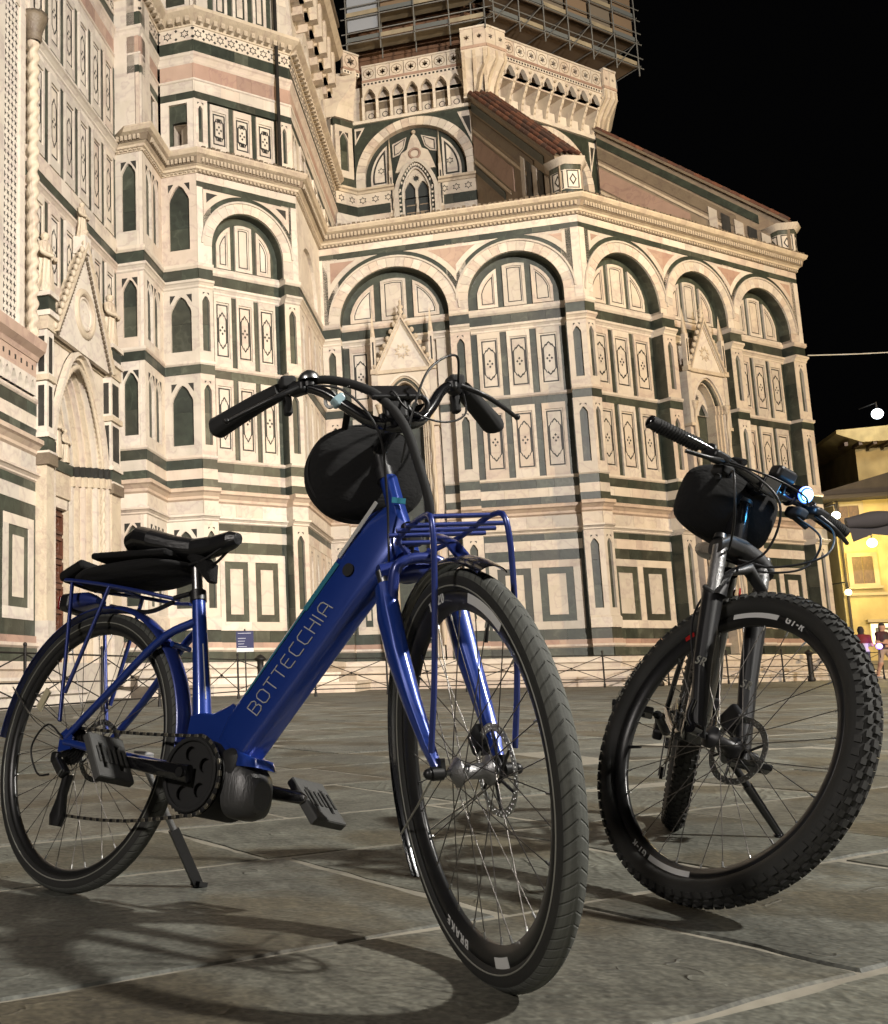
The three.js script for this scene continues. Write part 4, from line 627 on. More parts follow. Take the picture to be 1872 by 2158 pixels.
{
  const flags = [], e1 = dC, e2 = v3(-dC.z, 0, dC.x), O = v3(.45, 0, -1.9);
  let t = 9.0, rowN = 0;
  const ext = [];
  while (t > -34) { const h = rr(.52, .86) * (t < -10 ? 1.25 : 1), t1 = t - h; let s = -46 + rr(0, 1);
    while (s < 34) { const L = rr(.75, 1.55) * (t < -10 ? 1.3 : 1), s1 = s + L, c = O.clone().addScaledVector(e1, (s + s1) / 2).addScaledVector(e2, (t + t1) / 2);
      if (c.z < 1 && c.z > -34) { const q = proj(c); if (c.z > -3 ? (c.x > -2 && c.x < 2.6) : (q.x > -1.35 && q.x < 1.3 && q.y < .2)) flags.push([s, s1, t, t1, c]); } s = s1; }
    t = t1; rowN++; }
  flags.sort((a, b) => b[4].z - a[4].z);
  const rest = flagMats.map(() => []);
  flags.forEach(([s, s1, t, t1, c], i) => { const near = i < 240, g = near ? .004 : .006, N = near ? 10 : 2, out = [];
    const J = near ? .006 : .008, cor = [[s + g + rr(0, .012), t1 + g + rr(0, .012)], [s1 - g - rr(0, .012), t1 + g + rr(0, .012)], [s1 - g - rr(0, .012), t - g - rr(0, .012)], [s + g + rr(0, .012), t - g - rr(0, .012)]];
    for (let k = 0; k < 4; k++) for (let j = 0; j < N; j++) { const a = cor[k], b = cor[(k + 1) % 4], f = j / N; out.push([a[0] + (b[0] - a[0]) * f + (j ? rr(-J, J) : 0), a[1] + (b[1] - a[1]) * f + (j ? rr(-J, J) : 0)]); }
    const m = out.length, cs = (s + s1) / 2, ct = (t + t1) / 2, y0 = near ? rr(-.003, .002) : 0, tx = near ? rr(-.003, .003) : 0, tz = near ? rr(-.003, .003) : 0, pos = [], idx = [];
    const P = (a, b, y) => { const p = O.clone().addScaledVector(e1, a).addScaledVector(e2, b); pos.push(p.x - c.x, y + y0 + (a - cs) * tx + (b - ct) * tz, p.z - c.z); };
    for (const [a, b] of out) P(a + Math.sign(cs - a) * Math.min(.007, Math.abs(cs - a)), b + Math.sign(ct - b) * Math.min(.007, Math.abs(ct - b)), 0); for (const [a, b] of out) P(a, b, -.007); for (const [a, b] of out) P(a, b, -.03); P(cs, ct, .001);
    for (let k = 0; k < m; k++) { const n = (k + 1) % m; idx.push(3 * m, k, n); for (const o of [0, m]) idx.push(o + k, o + m + k, o + n, o + n, o + m + k, o + m + n); }
    const geo = new THREE.BufferGeometry(); geo.setAttribute('position', new THREE.Float32BufferAttribute(pos, 3)); geo.setIndex(idx);
    const q = toCreasedNormals(geo, .35), uv = new Float32Array(q.attributes.position.count * 2), an = rr(-.5, .5) + AL + (rnd() < .3 ? 1.57 : 0), ox = rnd() * 9, oy = rnd() * 9;
    for (let k = 0; k < uv.length / 2; k++) { const x = q.attributes.position.getX(k), z = q.attributes.position.getZ(k); uv[2 * k] = (x * Math.cos(an) + z * Math.sin(an)) * .62 + ox; uv[2 * k + 1] = (z * Math.cos(an) - x * Math.sin(an)) * .62 + oy; }
    q.setAttribute('uv', new THREE.BufferAttribute(uv, 2));
    const mi = Math.floor(rnd() * flagMats.length);
    if (near) mesh('paving_flag', q, flagMats[mi], ground).position.copy(c); else rest[mi].push(q.translate(c.x, 0, c.z)); });
  rest.forEach((l, i) => { if (l.length) mesh('paving_flag', l, flagMats[i], ground).userData.kind = 'stuff'; });
}
// ---------- iron railing round the cathedral ----------
{
  const path = [[-3.6, -8.6], [1.25, -22.6], [4.8, -24.2], [11.3, -27.8], [22.4, -33.2]].map(p => v3(p[0], 0, p[1]));
  const lab = ['low iron railing with crossed bars before the nave door', 'low iron railing with crossed bars before the angled pier', 'low iron railing with crossed bars before the tribune corner', 'low iron railing with crossed bars running towards the yellow house'];
  for (let k = 0; k + 1 < path.length; k++) { const A = path[k], B = path[k + 1], L = A.distanceTo(B), n = Math.max(1, Math.round(L / 2.3)), R = thing('iron_railing', lab[k], 'railing', [A.x, 0, A.z], Math.atan2(-(B.z - A.z), B.x - A.x), 'railing round the cathedral');
    for (let i = 0; i <= n; i++) { const x = L * i / n; if (i < n || k === 3) { mesh('post', merge([rodG([x, 0, 0], [x, .93, 0], .022, .022, 8), new THREE.SphereGeometry(.03, 8, 6).translate(x, .95, 0), rodG([x, 0, 0], [x, .1, 0], .035, .03, 8)]), M.iron, R); }
      if (i < n) { const x1 = L * (i + 1) / n, a = x + .02, b = x1 - .02, cm = (a + b) / 2; mesh('top_rail', rodG([a, .84, 0], [b, .84, 0], .013), M.iron, R); mesh('middle_rail', rodG([a, .46, 0], [b, .46, 0], .01), M.iron, R); mesh('bottom_rail', rodG([a, .16, 0], [b, .16, 0], .012), M.iron, R);
        mesh('cross_bar', rodG([a, .82, .012], [b, .2, .012], .009), M.iron, R); mesh('cross_bar', rodG([a, .2, -.012], [b, .82, -.012], .009), M.iron, R); mesh('boss', new THREE.SphereGeometry(.03, 8, 6).translate(cm, .51, 0), M.iron, R); } } }
  const bol = lathG([[.09, 0], [.11, .03], [.10, .1], [.075, .14], [.07, .62], [.085, .66], [.07, .7], [.075, .8], [.13, .83], [.13, .86], [.05, .93], [.001, .95]], 14);
  for (const [x, z, l] of [[1.75, -22.7, 'cast iron bollard with flared cap beside the blue notice'], [13.1, -28.5, 'cast iron bollard with flared cap beside the tribune corner railing'], [19.0, -31.4, 'cast iron bollard with flared cap between cathedral and yellow house']]) tag(mesh(numbered('bollard'), bol, M.iron), l, 'bollard').position.set(x, 0, z);
  const S = thing('notice_board', 'small blue information notice on a thin post by the railing', 'sign', [1.42, 0, -22.55], -.15);
  mesh('post', rodG([0, 0, 0], [0, 1.5, 0], .016), M.iron, S); mesh('panel', boxG(-.19, .19, 1.0, 1.45, .02, .035), mat(lin(.02, .022, .07), { roughness: .4 }), S); mesh('label_strip', boxG(-.185, .185, 1.005, 1.085, .035, .039), mat(lin(.6, .6, .58)), S);
  for (let i = 0; i < 5; i++) mesh('text_line', boxG(-.15, [.14, .02, .0, -.02, .04][i], 1.4 - i * .06 - (i ? .05 : 0), 1.412 - i * .06 - (i ? .05 : 0), .035, .038), mat(lin(.4, .4, .45)), S);
}
// ---------- houses across the square ----------
const MH = { ochre: stone(lin(.50, .385, .17), T.plaster, { roughness: .85 }), cream: stone(lin(.46, .39, .25), T.plaster, { roughness: .85 }), grey: stone(lin(.23, .20, .145), T.plaster, { roughness: .9 }), trim: stone(lin(.42, .34, .2), T.plaster), shutter: stone(lin(.10, .055, .025), T.green), roof: stone(lin(.045, .035, .03), T.plaster, { roughness: .9 }), canvas: mat(lin(.05, .05, .06), { roughness: .9 }) };
const glow = (c, k) => new THREE.MeshStandardMaterial({ color: '#ffffff', emissive: c, emissiveIntensity: k });
const hp = (px, D) => { const q = v3(px / 936 - 1, 1 - 1395 / 1079, .5).unproject(camera).sub(camera.position); const k = D / Math.hypot(q.x, q.z); return [q.x * k, q.z * k]; };
function houseFrame(name, label, px, D, dir) { const g = thing(name, label, 'house', [px[0], 0, px[1]], Math.atan2(-dir.z, dir.x)); return g; }
function win(g, x0, x1, y0, y1, z = 0, closed = true) { const w = mesh('window', boxUV(exG(shapeOf(rectP(x0 - .16, x1 + .16, y0 - .12, y1 + .16), [rectP(x0, x1, y0, y1)]), z, z + .07)), MH.trim, g); mesh('sill', boxG(x0 - .22, x1 + .22, y0 - .2, y0 - .1, z, z + .16), MH.trim, w);
  if (closed) for (const s of [0, 1]) { const a = s ? (x0 + x1) / 2 + .01 : x0, b = s ? x1 : (x0 + x1) / 2 - .01; mesh('shutter', boxG(a, b, y0, y1, z - .02, z + .03), MH.shutter, w); } else mesh('pane', boxG(x0, x1, y0, y1, z - .02, z + .01), mat(lin(.01, .01, .012), { roughness: .1 }), w); return w; }
{ const H = houseFrame('yellow_house', 'yellow corner house with brown shutters beyond the tribune', hp(1796, 46), 46, dB);
  mesh('wall', boxUV(boxG(0, 9, 0, 6.6, -8, 0)), MH.ochre, H); mesh('string_course', boxG(-.02, 9, 3.0, 3.12, 0, .08), MH.trim, H); mesh('base_course', boxG(-.02, 9, 0, .6, 0, .04), MH.grey, H);
  win(H, .37, 1.05, 3.45, 4.45); win(H, .14, .8, 5.6, 6.4); win(H, 2.4, 3.1, 3.45, 4.45);
  mesh('eave', boxG(-1.1, 9.5, 6.6, 6.74, -8.5, .8), MH.roof, H); mesh('roof', exG(shapeOf([[-1.1, 6.74], [9.5, 6.74], [9.5, 7.7], [2.5, 7.7]]), -8, .7), MH.roof, H); mesh('rain_pipe', rodG([.1, .9, .1], [.1, 6.6, .1], .045), MH.roof, H);
  const d = mesh('shop_window', boxUV(boxG(.72, 2.6, 1.2, 1.95, 0, .1)), glow('#ffdc6a', .9), H); mesh('picture', boxG(.85, 1.35, 1.35, 1.8, .1, .13), mat(lin(.09, .08, .06)), d); mesh('picture', new THREE.CircleGeometry(.15, 24).scale(1.3, 1, 1).translate(1.1, 1.58, .14), mat(lin(.5, .48, .45)), d); mesh('shop_cornice', boxG(.6, 2.8, 2.0, 2.1, 0, .25), MH.trim, H);
  mesh('side_wall', boxUV(boxG(-.02, -.004, 0, 6.6, -8, 0)), MH.cream, H); }
{ const H = houseFrame('pale_house', 'pale narrow house down the side street with a lit doorway', hp(1786, 52), 52, azDir(60)); mesh('wall', boxUV(boxG(-3.4, .6, 0, 6.4, -6, 0)), MH.cream, H); for (const [x, y] of [[-2.2, 3.9], [-.9, 3.9], [-2.2, 2.0]]) win(H, x, x + .6, y, y + 1.1); mesh('lit_door_lamp', boxG(-.25, .3, .05, 1.95, 0, .05), glow('#fff0a0', 1.5), H); mesh('door_lintel', boxG(-.4, .4, 2.0, 2.15, 0, .18), MH.trim, H); mesh('eave', boxG(-3.6, .8, 6.4, 6.55, -6, .7), MH.roof, H); }
{ const H = houseFrame('tall_building', 'tall dim building with round windows rising behind the yellow house', hp(1780, 76), 72, dB); mesh('wall', boxUV(boxG(0, 12, 0, 13.8, -9, 0)), MH.grey, H); for (const x of [.85, 2.05, 3.25]) { const w = mesh('round_window', new THREE.TorusGeometry(.4, .1, 8, 28).translate(x, 13.0, .03), MH.trim, H); mesh('pane', new THREE.CircleGeometry(.36, 24).translate(x, 13.0, .02), mat(lin(.05, .045, .03)), w); }
  mesh('cornice', boxG(-.25, 12.3, 13.8, 14.05, -9, .3), MH.trim, H); for (let i = 0; i < 4; i++) mesh('louvre_window', boxG(-.03, .01, 10.4, 13.2, -1.9 - i * 1.7, -.9 - i * 1.7), MH.roof, H); }
{ const H = houseFrame('sloping_roof_house', 'plain plastered house with a sloping parapet below the round windows', hp(1742, 62), 62, dB); mesh('wall', boxUV(exG(shapeOf([[0, 0], [9, 0], [9, 10.6], [3.4, 10.2], [0, 8.5]]), -6, 0)), MH.cream, H); mesh('coping', exG(shapeOf([[-.2, 8.5], [3.4, 10.25], [9, 10.65], [9, 10.8], [3.4, 10.4], [-.2, 8.65]]), -.3, .12), MH.trim, H); mesh('niche', boxG(2.5, 2.8, 8.9, 9.5, 0, .02), MH.roof, H); }
{ const H = houseFrame('eaves_house', 'ochre house with broad wooden eaves and a floodlight above', hp(1858, 49), 50, dB); mesh('wall', boxUV(boxG(0, 7, 0, 9.3, -6, 0)), MH.ochre, H); mesh('eave', exG(shapeOf([[-.85, 9.55], [0, 9.15], [7, 9.15], [7, 9.9], [-.85, 9.7]]), -6, .9), MH.ochre, H); for (let i = 0; i < 8; i++) mesh('rafter', boxG(-.6 + i * .5, -.48 + i * .5, 9.05, 9.2, 0, .85), MH.shutter, H); }
// wall lamps that show in the picture: fitting, glowing globe and the light itself
const ray = (x, y, D) => { const q = v3((x / 1872) * 2 - 1, 1 - (y / 2158) * 2, .5).unproject(camera).sub(camera.position); return camera.position.clone().addScaledVector(q, D / Math.hypot(q.x, q.z)); };
for (const [x, y, D, col, cd, r, l] of [[1838, 1144, 44.5, '#ffe28a', 42, .17, 'round wall lamp glowing under the dark awning of the yellow house'], [1762, 1086, 43, '#fff6d8', 16, .14, 'white street lamp hung over the side street'], [1788, 1248, 44, '#fff0b0', 14, .11, 'small bracket lamp low on the house corner'], [1849, 872, 47, '#e9f4ff', 9, .2, 'cool white floodlight above the broad eaves']]) {
  const p = ray(x, y, D), g = thing('street_lamp', l, 'lamp', p.toArray());
  mesh('lamp_globe', new THREE.SphereGeometry(r, 16, 12), glow(col, 6), g); mesh('bracket', merge([rodG([0, r * .9, 0], [0, r + .25, -.0], .03), rodG([0, r + .25, 0], [0, r + .25, -1.0], .025)]), M.iron, g);
  const pl = new THREE.PointLight(col, cd, 0, 2); pl.position.set(0, 0, 0); pl.castShadow = true; pl.shadow.radius = r / .02; pl.name = 'lamp_light'; g.add(pl); }
{ const p = ray(1836, 1100, 42), A = thing('awning', 'dark folded canvas awning over the yellow house lamp', 'awning', [p.x, p.y, p.z], Math.atan2(-dB.z, dB.x)); mesh('canvas', tubeG([[-.75, 0, 0], [0, .07, .05], [1.6, .14, .05]], t => .24 - .05 * Math.cos(t * 9), 16, 10), MH.canvas, A); mesh('valance', exG(shapeOf([[-.7, -.1], [1.6, .05], [1.6, -.42], [1.0, -.36], [.5, -.5], [0, -.42], [-.6, -.66]]), .0, .03), MH.canvas, A); mesh('arm', rodG([0, 0, -.1], [0, .3, -1.9], .03), M.iron, A); }
{ const a = ray(1702, 749, 43), b = ray(1900, 741, 47); tag(mesh('overhead_cable', tubeG([a, a.clone().lerp(b, .5).add(v3(0, -.02, 0)), b], .022, 12, 6), mat(lin(.5, .48, .44))), 'thin pale overhead cable strung from the tribune to the houses', 'cable'); }
// ---------- out-of-frame floodlights and one added fill lamp: masts with heads where the beams start ----------
FLOODS.forEach((f, i) => { const g = thing('floodlight_mast', ['floodlight mast aimed at the tribune corner', 'floodlight mast aimed at the tribune end bays', 'floodlight mast aimed at the nave and pier', 'lamp mast lighting the bicycles and flags', 'floodlight mast aimed at the dome drum', 'added fill lamp on a low mast standing in for light from behind'][i], 'floodlight', [f.at[0], 0, f.at[2]]), d = v3(...f.to).sub(v3(...f.at)).normalize();
  const b = d.clone().multiplyScalar(-.5); mesh('mast', rodG([b.x, 0, b.z], [b.x, f.at[1] - .25, b.z], .1, .06, 10), M.iron, g); const hd = mesh('lamp_head', new THREE.CylinderGeometry(.16, .42, .36, 18, 1, true).rotateX(-Math.PI / 2), M.iron, g); hd.position.set(0, f.at[1], 0).addScaledVector(d, -.3); hd.lookAt(hd.getWorldPosition(v3()).add(d)); const ln = mesh('lamp_lens', new THREE.CircleGeometry(.34, 20), glow(f.col, 20), g); ln.position.set(0, f.at[1], 0).addScaledVector(d, -.14); ln.lookAt(ln.getWorldPosition(v3()).add(d)); });
// ---------- people by the shop ----------
function bodyG(J, bones, res, size, col) { // smooth-min capsules meshed with marching cubes; col(p) gives the clothing colour
  const mc = new MarchingCubes(res, new THREE.MeshBasicMaterial(), false, false, 120000), f = mc.field, N = res; mc.isolation = 0;
  for (let z = 0; z < N; z++) for (let y = 0; y < N; y++) for (let x = 0; x < N; x++) { const px = (x - N / 2) / (N / 2) * size, py = (y - N / 2) / (N / 2) * size + size, pz = (z - N / 2) / (N / 2) * size; let d = 0;
    for (const [a, b, r0, r1] of bones) { const A = J[a], B = J[b], bx = B[0] - A[0], by = B[1] - A[1], bz = B[2] - A[2], t = Math.max(0, Math.min(1, ((px - A[0]) * bx + (py - A[1]) * by + (pz - A[2]) * bz) / (bx * bx + by * by + bz * bz + 1e-9))); const q = Math.hypot(px - A[0] - bx * t, py - A[1] - by * t, pz - A[2] - bz * t) - (r0 + (r1 - r0) * t); d += Math.exp(-q * 45); }
    f[x + y * N + z * N * N] = Math.log(d + 1e-30) / 45; }
  mc.update(); const n = mc.count, P = mc.positionArray.slice(0, n * 3), Q = mc.normalArray.slice(0, n * 3), C = new Float32Array(n * 3);
  for (let i = 0; i < n; i++) { P[3 * i] *= size; P[3 * i + 1] = P[3 * i + 1] * size + size; P[3 * i + 2] *= size; C.set(col(P[3 * i], P[3 * i + 1], P[3 * i + 2]), 3 * i); }
  const g = new THREE.BufferGeometry(); g.setAttribute('position', new THREE.BufferAttribute(P, 3)); g.setAttribute('normal', new THREE.BufferAttribute(Q, 3)); g.setAttribute('color', new THREE.BufferAttribute(C, 3)); return g; }
function person(pos, turn, label, o) {
  const g = thing('person', label, 'person', pos, turn), s = o.step ?? .12;
  const J = { hip: [0, .95, 0], chest: [0, 1.3, .0], neck: [0, 1.5, 0], head: [0, 1.64, .03], top: [0, 1.7, .02], sl: [.19, 1.42, 0], sr: [-.19, 1.42, 0], el: [.27, 1.15, .0], er: [-.27, 1.15, .0], wl: o.wl ?? [.08, 1.1, .22], wr: o.wr ?? [-.08, 1.12, .22], hl: [.1, .92, 0], hr: [-.1, .92, 0], kl: [.13, .5, s], kr: [-.13, .5, -s * .3], al: [.15, .08, s * .6], ar: [-.15, .08, -s], tl: [.17, .04, s * .6 + .16], tr: [-.17, .04, -s + .16] };
  const skin = [.42, .24, .15], geo = bodyG(J, [['hip', 'chest', .15, .16], ['chest', 'neck', .15, .06], ['neck', 'head', .055, .075], ['head', 'top', .095, .085], ['sl', 'sr', .075, .075], ['sl', 'el', .06, .045], ['sr', 'er', .06, .045], ['el', 'wl', .042, .034], ['er', 'wr', .042, .034], ['hl', 'kl', .092, .062], ['hr', 'kr', .092, .062], ['kl', 'al', .06, .042], ['kr', 'ar', .06, .042], ['al', 'tl', .045, .035], ['ar', 'tr', .045, .035]], 56, .95,
    (x, y, z) => { if (y > 1.52) return (z < .03 || y > 1.69) ? [.015, .011, .009] : skin; if (y > 1.2 && Math.abs(x) < .3 && !(z > .12)) return o.top; if (z > .13 && y > 1.0 && y < 1.25) return skin; if (y > .93) return Math.abs(x) > .23 ? skin : o.low; if (y > .52) return o.legs; if (y > .1) return o.shin ?? skin; return [.35, .33, .3]; });
  mesh('body', geo, new THREE.MeshStandardMaterial({ vertexColors: true, roughness: .8 }), g);
  const ear = merge([-1, 1].map(k => new THREE.SphereGeometry(.022, 8, 6).scale(.5, 1, .8).translate(k * .092, 1.64, .02))), hand = s => { const w = s > 0 ? J.wl : J.wr; return merge([new THREE.SphereGeometry(.035, 8, 6).scale(.7, 1, 1).translate(w[0], w[1], w[2] + .03), ...[0, 1, 2, 3].map(i => rodG([w[0] - .02 + i * .013, w[1] - .01, w[2] + .05], [w[0] - .02 + i * .013, w[1] - .02, w[2] + .1 - Math.abs(i - 1.5) * .008], .008, .006, 6)), rodG([w[0] - s * .03, w[1] + .01, w[2] + .03], [w[0] - s * .045, w[1] + .03, w[2] + .06], .009, .007, 6)]); };
  const sm = mat(lin(...skin)); mesh('ear', ear, sm, g); mesh('hand', hand(1), sm, g); mesh('hand', hand(-1), sm, g); mesh('nose', new THREE.ConeGeometry(.014, .04, 6).rotateX(.4).translate(0, 1.635, .135), sm, g);
  return g; }
const p1 = person([21.3, 0, -32.4], 2.6, 'person in a dark red and white top with dark shorts and folded arms', { top: [.13, .008, .014], low: [.45, .42, .45], legs: [.025, .028, .04] });
p1.scale.setScalar(.93); person([22.35, 0, -33.0], .4, 'person in dark clothes standing at the shop beside a purple glow', { top: [.04, .01, .012], low: [.03, .02, .02], legs: [.32, .24, .17], step: .2 });
{ const p = ray(1853, 1362, 38.6), g = thing('glowing_toy', 'small glowing purple toy held up between the two people', 'toy', p.toArray()); mesh('toy_light', new THREE.SphereGeometry(.09, 12, 8), glow('#8a5cff', 5), g); mesh('toy_stick', rodG([0, -.35, 0], [0, -.08, 0], .012), M.iron, g); const l = new THREE.PointLight('#9a70ff', .35); l.castShadow = true; l.name = 'toy_light_source'; g.add(l); }
// ---------- scaffolding on the drum ----------
for (const [P, dir, u0, u1, lab] of [[PK2, dB, -4.95, .35, 'steel tube scaffolding with grey sheeting on the shorter drum side'], [PK2, dC, -.3, 7.9, 'steel tube scaffolding with rusty mesh panels on the sky side of the drum']]) {
  const g = thing('scaffolding', lab, 'scaffolding', [P.x, 0, P.z], Math.atan2(-dir.z, dir.x), 'scaffolding round the dome drum'), pale = mat(lin(.17, .17, .16), { roughness: .5, metalness: .4 }), sheet = [mat(lin(.22, .24, .27), { roughness: .8 }), mat(lin(.12, .10, .075), { roughness: .9 }), mat(lin(.15, .105, .065), { roughness: .9 }), mat(lin(.09, .1, .1), { roughness: .8 })], plank = stone(lin(.38, .33, .24), T.plaster), second = dir === dC;
  const n = Math.round((u1 - u0) / 1.35), out = second ? 1.25 : .85;
  for (let i = 0; i <= n; i++) { const u = u0 + (u1 - u0) * i / n; mesh('standard', rodG([u, 24.9, out], [u, 30.5, out], .03, .03, 6), pale, g); mesh('standard', rodG([u, 24.9, .1], [u, 30.5, .1], .03, .03, 6), pale, g); for (const v of [25.3, 26.4, 27.5, 28.6]) mesh('transom', rodG([u, v, .05], [u, v, out + .1], .025, .025, 6), pale, g); }
  for (const v of [25.3, 25.75, 26.4, 26.9, 27.5, 28.0, 28.6, 29.2]) mesh('ledger', rodG([u0 - .2, v, out], [u1 + .3, v, out], .026, .026, 6), pale, g);
  for (const v of [25.35, 26.45, 27.55]) for (let i = 0; i < n; i++) { const a = u0 + (u1 - u0) * i / n, b = u0 + (u1 - u0) * (i + 1) / n; mesh('deck_board', boxUV(boxG(a, b - .02, v, v + .05, .15, out - .1)), second ? sheet[2] : plank, g); mesh('toe_board', boxUV(boxG(a, b - .03, v + .06, v + .24, out - .06, out - .04)), (i + (v > 26 ? 1 : 0)) % 2 ? plank : sheet[3], g); }
  for (let i = 0; i < n; i++) { const a = u0 + (u1 - u0) * i / n + .05, b = u0 + (u1 - u0) * (i + 1) / n - .05; mesh('sheeting', boxUV(boxG(a, b, second ? 26.7 : 25.9 + (i ? .7 : 0), second ? 29.4 : 29, out - .14, out - .12)), second ? sheet[1 + i % 2] : i ? sheet[1 + i % 3] : sheet[0], g); }
  if (second) { for (let i = 0; i < n; i++) mesh('brace', rodG([u0 + (u1 - u0) * i / n, 25.0, out + .05], [u0 + (u1 - u0) * (i + 1) / n, 26.5, out + .05], .022, .022, 6), pale, g); mesh('hoist_frame', merge([rodG([5.4, 28, .6], [5.4, 31.5, .6], .03), rodG([6.4, 28, .6], [6.4, 31.5, .6], .03), rodG([7.0, 28, .6], [7.0, 31.2, .6], .03), ...[28.6, 29.2, 29.8, 30.4, 31].map(v => rodG([5.3, v, .6], [7.1, v, .6], .02)), rodG([5.4, 28, .6], [7, 30.4, .6], .02)]), pale, g); }
}
// ---------- bicycles ----------
const font = await new FontLoader().loadAsync('fonts/droid/droid_sans_bold.typeface.json');
const MB = {
  blue: mat(lin(.012, .042, .26), { roughness: .34, metalness: .25, clearcoat: 1, clearcoatRoughness: .08 }),
  blue2: mat(lin(.018, .036, .20), { roughness: .38, metalness: .3, clearcoat: .7, clearcoatRoughness: .2 }),
  black: mat(lin(.009, .009, .010), { roughness: .42 }), matte: mat(lin(.011, .011, .011), { roughness: .8 }), gloss: mat(lin(.008, .008, .009), { roughness: .2, clearcoat: 1, clearcoatRoughness: .1 }),
  fabric: mat(lin(.0025, .0025, .0028), { roughness: .95, bumpMap: T.grit, bumpScale: .002 }), leather: mat(lin(.008, .008, .009), { roughness: .34, bumpMap: T.grit, bumpScale: .0006 }),
  silver: mat(lin(.55, .55, .54), { roughness: .28, metalness: 1 }), alu: mat(lin(.30, .30, .30), { roughness: .42, metalness: .9, bumpMap: T.grit, bumpScale: .0008 }), darkmetal: mat(lin(.05, .05, .05), { roughness: .4, metalness: .8 }), chain: mat(lin(.26, .24, .19), { roughness: .4, metalness: .9 }), spoke: mat(lin(.16, .15, .14), { roughness: .35, metalness: .9 }), spokeBlack: mat(lin(.03, .03, .03), { roughness: .4, metalness: .6 }),
  white: mat(lin(.62, .62, .60), { roughness: .45 }), stripe: mat(lin(.22, .22, .19), { roughness: .5 }), red: mat(lin(.36, .012, .012), { roughness: .35 }), teal: mat(lin(.03, .17, .24), { roughness: .35 }), pale: mat(lin(.42, .42, .40), { roughness: .5 }), led: mat(lin(.35, .5, .55), { roughness: .2 }),
  casing: mat(lin(.10, .10, .10), { roughness: .45, metalness: .7, bumpMap: T.grit, bumpScale: .0008 }),
  crown: mat(lin(.014, .014, .015), { roughness: .45 }),
  rim: mat(lin(.012, .012, .012), { roughness: .35 }), grey: mat(lin(.055, .055, .052), { roughness: .7, bumpMap: T.grit, bumpScale: .002 }), taillight: mat(lin(.25, .01, .01), { roughness: .2 }), reflector: mat(lin(.5, .45, .3), { roughness: .3 }),
};
{ const chev = tex(256, (x, y) => { const s = Math.abs(y - .5) * 2, ph = x + s * .9; const f = ph - Math.floor(ph), g = Math.max(0, 1 - Math.abs(f - .5) * 9) * (s > .08 ? 1 : 0); return Math.max(0, .8 - .75 * g + .12 * (fbm(x * 8, y * 8, 8, 3, 301) - .5)); }, false);
  const dust = tex(256, (x, y) => { const k = .72 + .45 * (fbm(x * 6, y * 6, 6, 4, 311) - .5) + .1 * (fbm(x * 40, y * 40, 40, 2, 321) - .5); return [k, k, k * .96]; });
  chev.repeat.set(96, 1); MB.tread = mat(lin(.17, .177, .172), { roughness: .78, map: dust, bumpMap: chev, bumpScale: .0032 }); MB.side = mat(lin(.038, .038, .037), { roughness: .72, map: dust }); MB.knob = mat(lin(.028, .028, .026), { roughness: .82 }); }
class Bike {
  constructor(name, label, p) { Object.assign(this, p);
    const f = v3(Math.sin(p.head), 0, -Math.cos(p.head)), left = v3(-Math.cos(p.head), 0, -Math.sin(p.head)), up = v3(0, Math.cos(p.lean), 0).addScaledVector(left, Math.sin(p.lean)), right = f.clone().cross(up);
    this.g = thing(name, label, 'bicycle', [p.x, p.tr * (1 - Math.cos(p.lean)), p.z]); this.g.quaternion.setFromRotationMatrix(new M4().makeBasis(f, up, right)); this.g.updateMatrixWorld(true);
    const ax = v3(-Math.cos(p.ha), Math.sin(p.ha), 0), P0 = v3(p.wb, p.R, 0).addScaledVector(v3(Math.sin(p.ha), Math.cos(p.ha), 0), -p.off);
    this.ax = ax; this.P0 = P0; this.S = new M4().makeTranslation(P0.x, P0.y, P0.z).multiply(new M4().makeRotationAxis(ax, -p.steer)).multiply(new M4().makeTranslation(-P0.x, -P0.y, -P0.z)); }
  add(name, geo, m, parent) { return mesh(name, geo, m, parent || this.g); }
  st(name, geo, m, parent) { const g = Array.isArray(geo) ? merge(geo) : geo; return mesh(name, g.clone().applyMatrix4(this.S), m, parent || this.g); }
  sax(t) { return v3().copy(this.P0).addScaledVector(this.ax, t); } // point on the steering axis
  local(px, py, y = 0) { const r = ray(px, py, 1).sub(camera.position), w = camera.position.clone().addScaledVector(r, (y - camera.position.y) / r.y); return this.g.worldToLocal(w); }
}
// ring with a closed cross-section [radius, z]
function ringG(prof, n = 96, a0 = 0, a1 = Math.PI * 2) { const pts = prof.map(p => new THREE.Vector2(p[0], p[1])); pts.push(pts[0].clone()); return new THREE.LatheGeometry(pts, n, a0, a1 - a0).rotateX(Math.PI / 2); }
function textRing(str, r, a, size, z, m, dirn = 1, flip = false) { // flat letters laid round a circle
  const out = []; let ang = a; for (const ch of str) { if (ch === ' ') { ang -= dirn * size * .6 / r; continue; } const g = new TextGeometry(ch, { font, size, depth: .0006, curveSegments: 4 }); g.computeBoundingBox(); const w = g.boundingBox.max.x; g.translate(-w / 2, flip ? -size : 0, 0); if (flip) g.scale(1, 1, 1); ang -= dirn * (w / 2) / r; g.rotateZ(flip ? ang + Math.PI / 2 : ang - Math.PI / 2); g.translate(r * Math.cos(ang), r * Math.sin(ang), z); out.push(g); ang -= dirn * (w / 2 + size * .12) / r; } return merge(out); }
